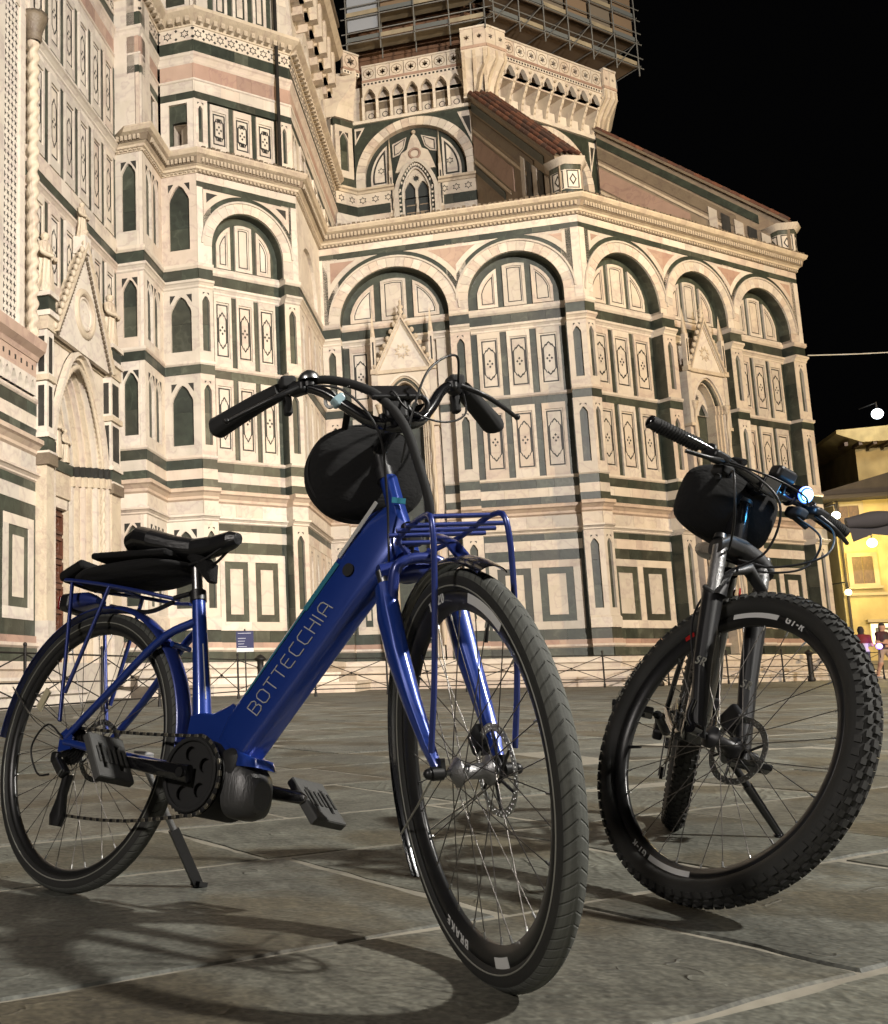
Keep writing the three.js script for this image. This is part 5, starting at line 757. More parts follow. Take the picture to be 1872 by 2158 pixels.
function wheel(B, cx, cy, o, steered) {
  const P = (n, g, m, p) => { (Array.isArray(g) ? g = merge(g) : g); g.translate(cx, cy, 0); return steered ? B.st(n, g, m, p) : B.add(n, g, m, p); };
  const R = o.R, tr = o.tr, rc = R - tr;
  const prof = k => { const l = []; const a0 = k ? -62 : 62, a1 = k ? 62 : 212; for (let i = 0; i <= 18; i++) { const a = (k ? a0 + (a1 - a0) * i / 18 : 0) * D2R; l.push(new THREE.Vector2(rc + tr * 1.0 * Math.cos(a), tr * Math.sin(a))); } return l; };
  const whole = []; for (let i = 0; i <= 30; i++) { const a = (-150 + 300 * i / 30) * D2R; whole.push([rc + tr * Math.cos(a), tr * 1.0 * Math.sin(a)]); }
  const T0 = P('tyre', ringG(whole, 160), MB.side);
  if (o.knobs) { const k = [], N = 84; for (let i = 0; i < N; i++) for (const [b, w, l] of [[0, .012, .016], [-28, .010, .013], [28, .010, .013], [-58, .012, .014], [58, .012, .014]]) { const a = (i + (Math.abs(b) === 28 ? .5 : 0)) / N * Math.PI * 2, g = boxG(-.0035, .0048, -l / 2, l / 2, -w / 2, w / 2); g.rotateY(-b * D2R); g.translate(rc + (tr) * Math.cos(b * D2R), 0, tr * Math.sin(b * D2R)); g.rotateZ(a); k.push(g); } P('tread_knobs', k, MB.knob, T0).userData.kind = 'stuff'; }
  else { P('tread', new THREE.LatheGeometry(prof(1).map(p => p.multiplyScalar(1).add(new THREE.Vector2(.0006, 0))), 220).rotateX(Math.PI / 2), MB.tread, T0); for (const s of [-1, 1]) P('reflective_stripe', new THREE.TorusGeometry(rc - tr * .32, .0016, 6, 120).translate(0, 0, s * tr * .955), MB.stripe, T0); }
  const ri = rc - tr * .86, rw = o.rw ?? .013, rd = o.rd ?? .02;
  const rim = P('rim', ringG([[ri + .008, -rw], [ri + .008, rw], [ri - rd * .4, rw * 1.02], [ri - rd, rw * .35], [ri - rd, -rw * .35], [ri - rd * .4, -rw * 1.02]], 140), MB.rim);
  (o.text || []).forEach(([s, a, size, dirn, m, fl, rr0]) => P('rim_lettering', textRing(s, (rr0 ?? ri - rd * .42), a * D2R, size, rw * 1.03, null, dirn, fl), m || MB.white, rim));
  (o.bars || []).forEach(([a, b, m, k0, k1]) => P('rim_decal', ringG([[ri + .006 - rd * (k0 ?? .1), rw * 1.005], [ri + .006 - rd * (k0 ?? .1), rw * 1.06], [ri - rd * (k1 ?? .45), rw * 1.09], [ri - rd * (k1 ?? .45), rw * 1.03]], 24, (a + 90) * D2R, (b + 90) * D2R), m || MB.white, rim));
  const hw = o.hw ?? .03, hub = P('hub', [lathG([[.006, -hw - .012], [.012, -hw - .01], [.026, -hw], [.026, -hw + .004], [.014, -hw + .012], [.013, hw - .012], [.026, hw - .004], [.026, hw], [.012, hw + .01], [.006, hw + .012]], 20).rotateX(Math.PI / 2), rodG([0, 0, -hw - .03], [0, 0, hw + .03], .005)], o.hubMat || MB.alu);
  const n = o.n ?? 32; const sm = o.spokeMat || MB.spoke; const nip = [];
  for (let i = 0; i < n; i++) { const s = i % 2 ? 1 : -1, a = (i + .5) / n * Math.PI * 2, k = (i >> 1) % 2 ? 1 : -1, b = a + k * 1.15, p0 = [.025 * Math.cos(b), .025 * Math.sin(b), s * (hw - .002)], p1 = [(ri - rd) * Math.cos(a), (ri - rd) * Math.sin(a), s * .002]; P('spoke', rodG(p0, p1, .00105, .00105, 5), sm); nip.push(rodG([(ri - rd - .012) * Math.cos(a), (ri - rd - .012) * Math.sin(a), s * .0035], [(ri - rd + .002) * Math.cos(a), (ri - rd + .002) * Math.sin(a), s * .002], .0021, .0021, 6)); }
  P('spoke_nipples', nip, MB.silver, rim).userData.kind = 'stuff';
  if (o.disc) { const dz = o.disc, ro = .08, h = []; for (let i = 0; i < 36; i++) { const a = i / 36 * Math.PI * 2; for (const q of [.071, .0765]) h.push(arcPts(q * Math.cos(a + (q > .073 ? .08 : 0)), q * Math.sin(a + (q > .073 ? .08 : 0)), .0018, 0, 360, 6).slice(0, -1)); }
    const rot = P('brake_rotor', exG(shapeOf(arcPts(0, 0, ro, 0, 360, 60).slice(0, -1), [arcPts(0, 0, .066, 0, 360, 48).slice(0, -1), ...h]), dz - .001, dz + .001, 8), MB.silver); const arms = []; for (let i = 0; i < 6; i++) { const a = i * Math.PI / 3; arms.push(rodG([.018 * Math.cos(a), .018 * Math.sin(a), dz], [.068 * Math.cos(a + .5), .068 * Math.sin(a + .5), dz], .003, .003, 6)); } arms.push(ringG([[.016, dz - .002], [.024, dz - .002], [.024, dz + .002], [.016, dz + .002]], 24)); P('rotor_spider', arms, MB.darkmetal, rot); }
  if (o.valve != null) { const a = o.valve * D2R; P('valve', rodG([(ri - rd) * Math.cos(a), (ri - rd) * Math.sin(a), 0], [(ri - rd - .038) * Math.cos(a), (ri - rd - .038) * Math.sin(a), 0], .003, .0035), MB.black, rim); }
  if (o.reflector) { const a = o.reflector * D2R; P('spoke_reflector', boxG(-.012, .012, -.03, .03, .006, .012).translate(.24, 0, 0).rotateZ(a), MB.reflector); }
}
function fenderG(cx, cy, R, w, a0, a1, th = .0015) { const pr = []; for (let i = 0; i <= 10; i++) { const a = (-1 + i / 5) * 1.25; pr.push([R - (1 - Math.cos(a)) * w * .36, Math.sin(a) / Math.sin(1.25) * w / 2]); } for (let i = 10; i >= 0; i--) { const a = (-1 + i / 5) * 1.25; pr.push([R - th - (1 - Math.cos(a)) * w * .36, Math.sin(a) / Math.sin(1.25) * (w / 2 - th)]); }
  const q = pr.concat([pr[0]]).map(p => new THREE.Vector2(p[0], p[1])), g = new THREE.LatheGeometry(q, 60, (a0 + 90) * D2R, (a1 - a0) * D2R).rotateX(Math.PI / 2); return g.translate(cx, cy, 0); }
const LET = { B: [[[0, 0], [0, 1], [.45, 1], [.6, .85], [.6, .68], [.45, .54], [.1, .54]], [[.45, .54], [.62, .4], [.62, .15], [.45, 0], [0, 0]]], O: [[[.15, 0], [0, .18], [0, .82], [.15, 1], [.5, 1], [.65, .82], [.65, .18], [.5, 0], [.15, 0]]], T: [[[0, 1], [.62, 1]], [[.31, 1], [.31, 0]]], E: [[[.58, 0], [.12, 0], [0, .14], [0, .86], [.12, 1], [.58, 1]], [[0, .54], [.48, .54]]], C: [[[.6, 0], [.15, 0], [0, .16], [0, .84], [.15, 1], [.6, 1]]], H: [[[0, 0], [0, 1]], [[.6, 0], [.6, 1]], [[0, .54], [.6, .54]]], I: [[[0, 0], [0, 1]]], A: [[[0, 0], [0, .8], [.18, 1], [.5, 1], [.62, .86], [.62, 0]], [[0, .4], [.62, .4]]] };
const WID = { I: .12 };
// ---- blue electric bicycle ----
{ const B = new Bike('electric_bicycle', 'blue step-through electric bicycle with front and rear racks', { x: -.3048, z: -2.6134, head: 2.3927, lean: .2367, steer: .6634, wb: 1.1396, R: .349, tr: .021, ha: 69 * D2R, off: .05 });
  const bk = B.g, R = .349, wb = 1.1396;
  wheel(B, 0, R, { R, tr: .021, n: 32, hw: .034, disc: -.045, reflector: 150, rd: .016 }, false);
  wheel(B, wb, R, { R, tr: .0215, n: 32, hw: .03, disc: -.042, rd: .032, rw: .0135, valve: 62, text: [['TL 20', 106, .019, 1, MB.white], ['BRAKE', 256, .019, 1, MB.white]], bars: [[48, 72, MB.white], [276, 286, MB.white]] }, true);
  // frame
  const ring = (x, y, ux, uy, a, b, e = .6) => [[x, y, 0], [ux * a, uy * a, 0], [0, 0, b], e];
  const nx = -.78, ny = .63; // across the down tube
  B.add('down_tube', loftG([ring(.533, .355, nx, ny, .05, .034, .55), ring(.56, .40, nx, ny, .056, .036, .5), ring(.66, .53, nx, ny, .057, .036, .5), ring(.78, .685, nx, ny, .058, .036, .5), ring(.835, .757, nx, ny, .064, .035, .55), ring(.875, .815, nx, ny, .070, .030, .7), ring(.905, .85, nx, ny, .045, .02, .9)], 28), MB.blue);
  const dt = bk.children[bk.children.length - 1];
  B.add('tube_cover', loftG([ring(.563, .427, nx, ny, .028, .02, .6), ring(.66, .553, nx, ny, .046, .0215, .5), ring(.76, .683, nx, ny, .046, .0215, .5)], 20), MB.blue2, dt);
  B.add('accent_stripe', merge([boxG(-.001, .25, -.0018, .0018, .0352, .0372).rotateZ(.914).translate(.571, .478, 0), boxG(-.001, .12, -.006, .006, .0352, .0375).rotateZ(.914).translate(.71, .658, 0)]), MB.teal, dt);
  B.add('accent_stripe', boxG(0, .14, -.0045, .0045, .0352, .0375).rotateZ(.93).translate(.785, .765, 0), MB.pale, dt);
  B.add('charge_port', new THREE.CylinderGeometry(.014, .014, .006, 20).rotateX(Math.PI / 2).translate(.815, .735, .037), MB.matte, dt);
  { // maker's name in thin strokes along the tube
    const s = .034, ang = .914; let x = 0; for (const ch of 'BOTTECCHIA') { const gs = []; for (const pl of LET[ch]) for (let i = 0; i + 1 < pl.length; i++) { const a = pl[i], b = pl[i + 1], sk = p => [x + p[0] * s * 1.05 + p[1] * s * -.18, p[1] * s]; const A = sk(a), C = sk(b), L = Math.hypot(C[0] - A[0], C[1] - A[1]); gs.push(boxG(-.0009, L + .0009, -.0011, .0011, 0, .0012).rotateZ(Math.atan2(C[1] - A[1], C[0] - A[0])).translate(A[0], A[1], 0)); }
      x += s * ((WID[ch] ?? .64) * 1.05 + .24); B.add('letter', merge(gs).rotateZ(ang).translate(.612, .432, .0366), MB.pale, dt); } }
  B.add('head_tube', [loftG([ring(.933, .765, .934, .358, .0235, .0235, 1), ring(.925, .79, .934, .358, .022, .022, 1), ring(.895, .865, .934, .358, .0195, .0195, 1), ring(.865, .943, .934, .358, .018, .018, 1)], 24)], MB.blue);
  B.add('head_badge', boxG(-.014, .014, -.006, .006, 0, .003).rotateY(.7).translate(.91, .88, .018), MB.teal, bk.children[bk.children.length - 1]);
  B.add('seat_tube', [tubeG([[.425, .36, 0], [.385, .53, 0], [.337, .715, 0]], t => .024 - .0075 * t, 20, 20)], MB.blue); B.add('accent_stripe', tubeG([[.431, .47, .0185], [.393, .6, .0165]], .0016, 4, 6), MB.pale, bk.children[bk.children.length - 1]);
  B.add('gusset', new THREE.ExtrudeGeometry(shapeOf([[.395, .34], [.40, .425], [.43, .432], [.47, .430], [.52, .452], [.57, .42], [.56, .36], [.50, .335]]), { depth: .036, bevelEnabled: true, bevelSize: .008, bevelThickness: .008, bevelSegments: 3 }).translate(0, 0, -.018), MB.blue);
  B.add('motor', [new THREE.CylinderGeometry(.082, .082, .112, 36).rotateX(Math.PI / 2).translate(.475, .295, 0), rboxG(.13, .115, .10, .03, 4).rotateZ(.35).translate(.53, .30, 0)], MB.matte);
  B.add('motor_cover', loftG([[[.55, .285, .0], [.0, .066, 0], [0, 0, .052], .7], [[.585, .28, .0], [.0, .062, 0], [0, 0, .05], .7], [[.612, .275, 0], [0, .05, 0], [0, 0, .042], .8], [[.622, .272, 0], [0, .03, 0], [0, 0, .026], .9]], 24), MB.casing, bk.children[bk.children.length - 1]);
  B.add('motor_bracket', loftG([[[.545, .37, 0], [.04, -.02, 0], [0, 0, .036], .6], [[.585, .345, 0], [.035, .0, 0], [0, 0, .04], .6], [[.595, .325, 0], [.032, 0, 0], [0, 0, .046], .6]], 20), MB.blue);
  // stays
  for (const s of [-1, 1]) { B.add('chain_stay', tubeG([[.41, .31, s * .03], [.25, .325, s * .05], [.06, .345, s * .062], [0, .352, s * .066]], t => .0125 - .003 * t, 20, 12), MB.blue); B.add('seat_stay', tubeG([[.352, .655, s * .014], [.28, .62, s * .034], [.12, .47, s * .058], [.0, .362, s * .066]], t => .0105 - .001 * t, 24, 12), MB.blue); B.add('dropout', new THREE.ExtrudeGeometry(shapeOf([[-.02, .325], [.03, .335], [.03, .365], [0, .385], [-.022, .37]]), { depth: .006, bevelEnabled: false }).translate(0, 0, s * .066 - .003), MB.blue); }
  B.add('stay_bridge', rodG([.30, .6, -.03], [.30, .6, .03], .007), MB.blue);
  // drivetrain
  const bb = [.467, .297]; { const h = []; for (let i = 0; i < 5; i++) { const a = i * 1.2566 + .5; h.push(arcPts(.045 * Math.cos(a), .045 * Math.sin(a), .016, 0, 360, 12).slice(0, -1)); } B.add('chainring', exG(shapeOf(starP(0, 0, .086, 42, .95), h), .062, .066, 8).translate(bb[0], bb[1], 0), MB.matte); B.add('chain_guard', ringG([[.072, .067], [.08, .067], [.08, .072], [.072, .072]], 40).translate(bb[0], bb[1], 0), MB.matte, bk.children[bk.children.length - 1]); }
  const crank = (s, dx, dy) => { const z = s * .085, p = [bb[0] + dx, bb[1] + dy], c = B.add('crank_arm', loftG([[[bb[0] - dx * .1, bb[1] - dy * .1, z], [0, .02, 0], [0, 0, .01], .7], [[bb[0] + dx * .15, bb[1] + dy * .15, z + s * .004], [0, .018, 0], [0, 0, .0095], .7], [[p[0], p[1], z + s * .022], [0, .013, 0], [0, 0, .008], .7], [[p[0] + dx * .07, p[1] + dy * .07, z + s * .023], [0, .007, 0], [0, 0, .006], .7]], 16), MB.gloss); B.add('crank_bolt', new THREE.CylinderGeometry(.011, .011, .008, 14).rotateX(Math.PI / 2).translate(bb[0], bb[1], z + s * .012), MB.darkmetal, c);
    const pc = [p[0], p[1] - .004, z + s * .075], t = s > 0 ? -.95 : -.8, body = shapeOf([[-.052, -.046], [.052, -.046], [.052, .046], [-.052, .046]], [[[-.036, -.034], [.036, -.034], [.036, -.014], [-.036, -.014]], [[-.036, .014], [.036, .014], [.036, .034], [-.036, .034]]]); const pd = B.add('pedal', new THREE.ExtrudeGeometry(body, { depth: .014, bevelEnabled: true, bevelSize: .005, bevelThickness: .005, bevelSegments: 2 }).translate(0, 0, -.007).rotateX(Math.PI / 2).rotateZ(t).translate(...pc), MB.grey); B.add('pedal_axle', rodG([p[0], p[1], z + s * .02], [pc[0], pc[1], pc[2] + s * .03], .006), MB.darkmetal, pd); const gr = []; for (let i = 0; i < 6; i++) gr.push(boxG(-.02, .02, .011, .015, -.0375 + i * .015 - .003, -.0375 + i * .015 + .003)); B.add('pedal_grip', merge(gr).rotateZ(t).translate(...pc), MB.grey, pd); };
  crank(1, -.168, .012); crank(-1, .168, -.012);
  { const cz = .048, cs = []; const casR = [.052, .047, .042, .037, .032, .027, .023]; casR.forEach((r, i) => cs.push(exG(shapeOf(starP(0, R, r, Math.round(r * 480), .93)), cz - .012 + i * .0042, cz - .010 + i * .0042))); B.add('cassette', cs, MB.darkmetal);
    // chain: upper run, round the ring, lower run through the pulleys
    const P = [], push = (x, y, z) => P.push(v3(x, y, z)); for (let i = 0; i <= 22; i++) { const t = i / 22; push(.0 + (bb[0] - .0) * t, R + .042 + (bb[1] + .083 - R - .042) * t - .004 * Math.sin(t * Math.PI), .052 + .012 * t); } for (let i = 1; i < 18; i++) { const a = Math.PI / 2 - i / 18 * Math.PI; push(bb[0] + .086 * Math.cos(a), bb[1] + .086 * Math.sin(a), .064); } for (let i = 0; i <= 22; i++) { const t = i / 22; push(bb[0] + (.03 - bb[0]) * t, bb[1] - .086 + (.178 - bb[1] + .086) * t - .012 * Math.sin(t * Math.PI), .064 - .012 * t); }
    const c = new THREE.CatmullRomCurve3(P), L = c.getLength(), n = Math.round(L / .0127), a = [], b = []; for (let i = 0; i < n; i++) { const p = c.getPointAt(i / n), t = c.getTangentAt(i / n), g = rboxG(.0125, .0075, i % 2 ? .006 : .0035, .0012, 1).rotateZ(Math.atan2(t.y, t.x)).translate(p.x, p.y, p.z); (i % 2 ? a : b).push(g); } B.add('chain', a, MB.chain); B.add('chain_rollers', b, MB.darkmetal, bk.children[bk.children.length - 1]);
    const rd = B.add('rear_derailleur', [rboxG(.05, .028, .024, .008, 2).rotateZ(-.7).translate(.02, .285, .075), rboxG(.03, .03, .02, .008, 2).translate(-.005, .31, .08)], MB.darkmetal); B.add('derailleur_plate', rboxG(.045, .022, .004, .002, 1).rotateZ(-.7).translate(.018, .288, .0895), MB.silver, rd); B.add('pulley_cage', loftG([[[.035, .265, .064], [.014, .008, 0], [0, 0, .012], .7], [[.02, .22, .06], [.013, .008, 0], [0, 0, .011], .7], [[.015, .175, .058], [.026, 0, 0], [0, 0, .013], .7], [[.012, .15, .058], [.018, 0, 0], [0, 0, .012], .8]], 16), MB.black, rd); B.add('derailleur_cable', tubeG([[.0, .36, .075], [-.06, .39, .085], [-.105, .33, .09], [-.06, .265, .085], [-.02, .268, .082]], .0026, 24, 6), MB.black, rd); }
  // seat
  B.add('seat_clamp', [new THREE.CylinderGeometry(.0205, .0205, .026, 20).rotateZ(.27).translate(.334, .722, 0), rodG([.325, .725, .02], [.28, .715, .028], .006)], MB.black); B.add('seat_post', rodG([.338, .70, 0], [.312, .80, 0], .0136, .0136, 20), MB.silver);
  { const sec = [[.085, .845, .045, .018], [.098, .852, .072, .030], [.14, .858, .083, .036], [.19, .853, .08, .034], [.25, .846, .058, .03], [.31, .843, .036, .027], [.37, .845, .027, .024], [.42, .848, .023, .021], [.442, .846, .014, .014]]; const g = loftG(sec.map(([x, y, w, t]) => [[x, y + .012, 0], [0, t, 0], [0, 0, w], .8]), 28); const p = g.attributes.position; for (let i = 0; i < p.count; i++) { const x = p.getX(i), dip = x > .2 ? -.012 * Math.sin((x - .2) / .24 * Math.PI) : 0; p.setY(i, p.getY(i) + dip + (x < .16 ? .008 : 0)); } g.computeVertexNormals(); const s = B.add('saddle', g, MB.leather); for (const k of [-1, 1]) B.add('saddle_rail', tubeG([[.13, .835, k * .04], [.2, .805, k * .022], [.34, .805, k * .02], [.41, .84, k * .01]], .0035, 16, 8), MB.darkmetal, s); B.add('saddle_skirt', loftG([[[.30, .83, 0], [.03, 0, 0], [0, 0, .03], .9], [[.345, .80, 0], [.035, 0, 0], [0, 0, .022], .9], [[.375, .755, 0], [.012, 0, 0], [0, 0, .012], .9]], 16), MB.fabric, s); }
  // rear fender and rack
  const rf = B.add('rear_fender', fenderG(0, R, R + .022, .052, -8, 178), MB.blue2); for (const s of [-1, 1]) B.add('fender_stay', tubeG([[-.345, .50, s * .024], [-.15, .4, s * .06], [0, .355, s * .072]], .002, 10, 6), MB.silver, rf);
  { const rk = B.add('rear_rack', [...[-1, 1].map(s => tubeG([[.29, .712, s * .02], [.2, .728, s * .05], [.05, .757, s * .058], [-.155, .79, s * .055], [-.18, .795, s * .03]], .0052, 30, 10)), tubeG([[-.178, .795, -.035], [-.187, .797, 0], [-.178, .795, .035]], .0052, 8, 10), rodG([.05, .757, -.058], [.05, .757, .058], .005), rodG([-.1, .78, -.056], [-.1, .78, .056], .005), boxG(-.2, .18, -.0015, .0015, -.014, .014).rotateZ(-.155).translate(.0, .768, 0)], MB.blue2); for (const s of [-1, 1]) { B.add('rack_leg', tubeG([[-.115, .782, s * .056], [-.07, .6, s * .066], [-.022, .40, s * .078]], .0055, 14, 10), MB.blue2, rk); B.add('rack_leg', tubeG([[.055, .755, s * .058], [.02, .63, s * .066], [-.026, .472, s * .076]], .0055, 14, 10), MB.blue2, rk); } B.add('rack_spring', tubeG([[.27, .708, .02], [.2, .69, .02], [.1, .70, .0], [.0, .72, 0]], .006, 16, 8), MB.black, rk);
    const tl = B.add('tail_light', rboxG(.05, .05, .075, .014, 3).translate(-.165, .735, 0), MB.black); B.add('tail_lens', rboxG(.012, .04, .066, .005, 2).translate(-.193, .735, 0), MB.taillight, tl); B.add('light_bracket', loftG([[[-.145, .74, 0], [0, .024, 0], [0, 0, .034], .7], [[-.09, .742, 0], [0, .02, 0], [0, 0, .03], .7], [[-.045, .735, 0], [0, .008, 0], [0, 0, .018], .8]], 16), MB.blue2, tl); }
  // kickstand, foot placed where it meets the ground
  { const ft = B.local(418, 1866, .004), tp = v3(.165, .335, -.055), md = tp.clone().lerp(ft, .55), k = B.add('kickstand', [rodG(tp.toArray(), md.toArray(), .009, .009, 10), rboxG(.05, .03, .03, .006, 2).translate(.17, .34, -.05)], MB.alu); const d = ft.clone().sub(md), g = boxG(-.009, .009, 0, d.length(), -.012, .012).applyQuaternion(new THREE.Quaternion().setFromUnitVectors(v3(0, 1, 0), d.clone().normalize())).translate(md.x, md.y, md.z); B.add('kickstand_foot', [g, boxG(-.014, .018, -.002, .01, -.014, .014).translate(ft.x, ft.y, ft.z)], MB.darkmetal, k); }
  // fork and everything that turns with it
  const a0 = B.sax(.425), ax = B.ax;
  B.st('fork_crown', [rodG(B.sax(.415).toArray(), B.sax(.455).toArray(), .026, .022, 20), loftG([[[.955, .725, -.07], [.016, .006, 0], [-.006, .018, 0], .7], [[.95, .735, 0], [.024, .009, 0], [-.008, .022, 0], .7], [[.955, .725, .07], [.016, .006, 0], [-.006, .018, 0], .7]], 16)], MB.blue2);
  for (const s of [-1, 1]) { B.st('fork_stanchion', rodG([.955, .73, s * .062], [.985, .655, s * .062], .0135, .0135, 16), MB.silver); const lg = B.st('fork_leg', loftG([[[.968, .70, s * .064], [.02, .008, 0], [0, 0, .018], .7], [[.985, .64, s * .068], [.026, .01, 0], [0, 0, .021], .7], [[1.01, .565, s * .068], [.025, .01, 0], [0, 0, .019], .65], [[1.055, .475, s * .066], [.018, .008, 0], [0, 0, .015], .6], [[1.10, .395, s * .062], [.013, .006, 0], [0, 0, .011], .6], [[1.125, .355, s * .058], [.009, .006, 0], [0, 0, .007], .7]], 20), MB.blue); B.st('axle_nut', [new THREE.CylinderGeometry(.012, .012, .02, 14).rotateX(Math.PI / 2).translate(wb, R, s * .066), new THREE.SphereGeometry(.01, 10, 8).translate(wb, R, s * .08), boxG(-.012, .012, -.012, .02, -.004, .004).translate(wb - .004, R + .005, s * .056)], MB.darkmetal, lg); }
  B.st('fork_arch', tubeG([[.99, .66, .062], [1.0, .735, .045], [1.0, .748, 0], [1.0, .735, -.045], [.99, .66, -.062]], .011, 24, 10), MB.blue2);
  B.st('steerer', [rodG(B.sax(.65).toArray(), B.sax(.68).toArray(), .02, .02, 18), rodG(B.sax(.68).toArray(), B.sax(.745).toArray(), .0145, .0145, 16)], MB.black);
  B.st('brake_caliper', rboxG(.05, .045, .035, .009, 2).rotateZ(.5).translate(1.07, .40, -.052), MB.matte);
  const ffr = B.st('front_fender', fenderG(wb, R, R + .024, .052, 62, 214), MB.gloss); for (const s of [-1, 1]) B.st('fender_stay', tubeG([[wb - .335, .22, s * .026], [wb - .15, .29, s * .05], [wb, R, s * .07]], .002, 8, 6), MB.silver, ffr);
  { const y = .775, fr = B.st('front_rack', [...[-1, 1].map(s => tubeG([[.985, .755, s * .012], [1.03, .768, s * .045], [1.06, y, s * .06], [1.2, y + .012, s * .064], [1.238, y + .004, s * .066], [1.246, y - .03, s * .068], [1.20, .52, s * .074], [1.15, .385, s * .076]], .0052, 48, 10)), ...[1.075, 1.12, 1.165].map(x => rodG([x, y + .004, -.105], [x, y + .004, .085], .0045)), rodG([1.04, y - .004, -.06], [1.04, y - .004, .06], .0045), rodG([1.2, y + .012, -.064], [1.2, y + .012, .064], .0045)], MB.blue2); B.st('rack_strap', tubeG([[1.1, .77, 0], [1.16, .745, 0], [1.215, .705, 0], [1.24, .7, 0]], .006, 12, 8).scale(1, 1, 2.6), MB.blue2, fr); for (const s of [-1, 1]) B.st('rack_brace', tubeG([[1.0, .765, s * .02], [.965, .72, s * .04], [.972, .69, s * .045]], .004, 10, 8), MB.blue2, fr); }
  { const lt = B.st('front_light', [rboxG(.03, .05, .04, .01, 2).translate(.975, .80, 0), rodG([.95, .745, 0], [.972, .80, 0], .006)], MB.black); }
  // cockpit
  const cl = [.945, 1.04, 0]; B.st('stem', [rodG(B.sax(.74).toArray(), [.832, 1.012, 0], .017, .016, 16), rodG([.832, 1.012, 0], cl, .0165, .0155, 16), new THREE.CylinderGeometry(.022, .022, .05, 18).rotateX(Math.PI / 2).translate(...cl), new THREE.SphereGeometry(.021, 14, 10).translate(.832, 1.012, 0)], MB.gloss);
  const bar = s => tubeG([[.945, 1.04, 0], [.948, 1.04, s * .045], [.93, 1.075, s * .085], [.895, 1.125, s * .13], [.855, 1.15, s * .175], [.80, 1.142, s * .235], [.745, 1.125, s * .285], [.72, 1.117, s * .305]], t => .0145 - .0035 * Math.min(1, t * 2), 40, 12);
  B.st('handlebar', [bar(1), bar(-1)], MB.gloss); B.st('bar_lettering', textRing('TRANZ X', .05, 2.6, .011, 0, null, 1).rotateX(-.6).rotateY(.5).translate(.93, 1.085, .115), MB.white, bk.children[bk.children.length - 1]);
  for (const s of [-1, 1]) { const gp = [[.835, 1.149, s * .205], [.79, 1.139, s * .245], [.745, 1.122, s * .29], [.71, 1.108, s * .325]]; const g = B.st('grip', loftG(gp.map((p, i) => [p, [-.008, .0195 + .002 * i, 0], [-.014, 0, s * -.016 - s * .002 * i], .85]), 18), MB.matte); B.st('grip_cap', new THREE.SphereGeometry(.0145, 12, 8).scale(.6, 1, .8).translate(.704, 1.106, s * .331), s > 0 ? MB.silver : MB.black, g);
    const lv = B.st('brake_lever', [rboxG(.045, .03, .03, .01, 2).rotateY(s * .7).translate(.862, 1.145, s * .172), tubeG([[.885, 1.14, s * .18], [.885, 1.118, s * .23], [.86, 1.10, s * .28], [.83, 1.085, s * .325]], t => .0065 - .002 * t, 16, 8), new THREE.SphereGeometry(.007, 8, 6).translate(.83, 1.085, s * .327)], MB.black); B.st('shifter', [rboxG(.04, .03, .035, .008, 2).translate(.835, 1.165, s * .19), rboxG(.022, .045, .018, .006, 2).translate(.825, 1.12, s * .19)], MB.matte, lv); }
  { const bl = B.st('bell', new THREE.SphereGeometry(.024, 18, 10, 0, Math.PI * 2, 0, Math.PI / 2).translate(.873, 1.158, .152), MB.silver); B.st('bell_base', new THREE.CylinderGeometry(.016, .016, .016, 14).translate(.873, 1.152, .152), MB.black, bl);
    const ds = B.st('display', rboxG(.012, .072, .105, .005, 2).rotateZ(.95).translate(.945, 1.105, 0), MB.black); B.st('display_screen', rboxG(.003, .055, .09, .002, 1).rotateZ(.95).translate(.9395, 1.113, 0), MB.gloss, ds); B.st('display_stripe', boxG(-.002, .002, -.002, .002, -.035, .035).translate(.962, 1.082, .0), MB.white, ds); B.st('display_mount', [rboxG(.03, .05, .05, .01, 2).translate(.955, 1.065, 0), new THREE.TorusGeometry(.02, .006, 8, 18).rotateY(1.3).translate(.965, 1.07, -.045), new THREE.CylinderGeometry(.006, .006, .02, 10).translate(.955, 1.045, .03)], MB.black, ds);
    const lc = B.st('bar_light', rboxG(.03, .022, .028, .006, 2).rotateX(.6).translate(.918, 1.098, .106), MB.led); B.st('light_clamp', new THREE.TorusGeometry(.016, .004, 8, 18).rotateY(.5).translate(.905, 1.105, .118), MB.white, lc); }
  const cab = (n, pts, r, m = MB.black) => B.st(n, tubeG(pts, r, 48, 8), m);
  cab('wire_loom', [[.86, 1.162, .165], [.90, 1.15, .11], [.955, 1.10, .04], [.985, 1.03, .0], [1.0, .93, -.02], [1.005, .85, -.03], [.985, .80, -.03]], .0095, MB.matte);
  cab('brake_cable', [[.87, 1.15, .17], [.925, 1.12, .10], [.965, 1.02, .045], [.945, .9, .032], [.935, .8, .035], [.96, .73, .05]], .0026); cab('brake_cable', [[.875, 1.15, -.18], [.945, 1.185, -.15], [.985, 1.14, -.07], [.99, 1.04, -.02], [.96, .95, .0]], .0026, MB.darkmetal); cab('shift_cable', [[.87, 1.14, -.19], [.93, 1.06, -.16], [.98, 1.03, -.08], [.985, 1.06, -.01], [.975, 1.10, .01], [.96, 1.06, .02]], .0022, MB.darkmetal);
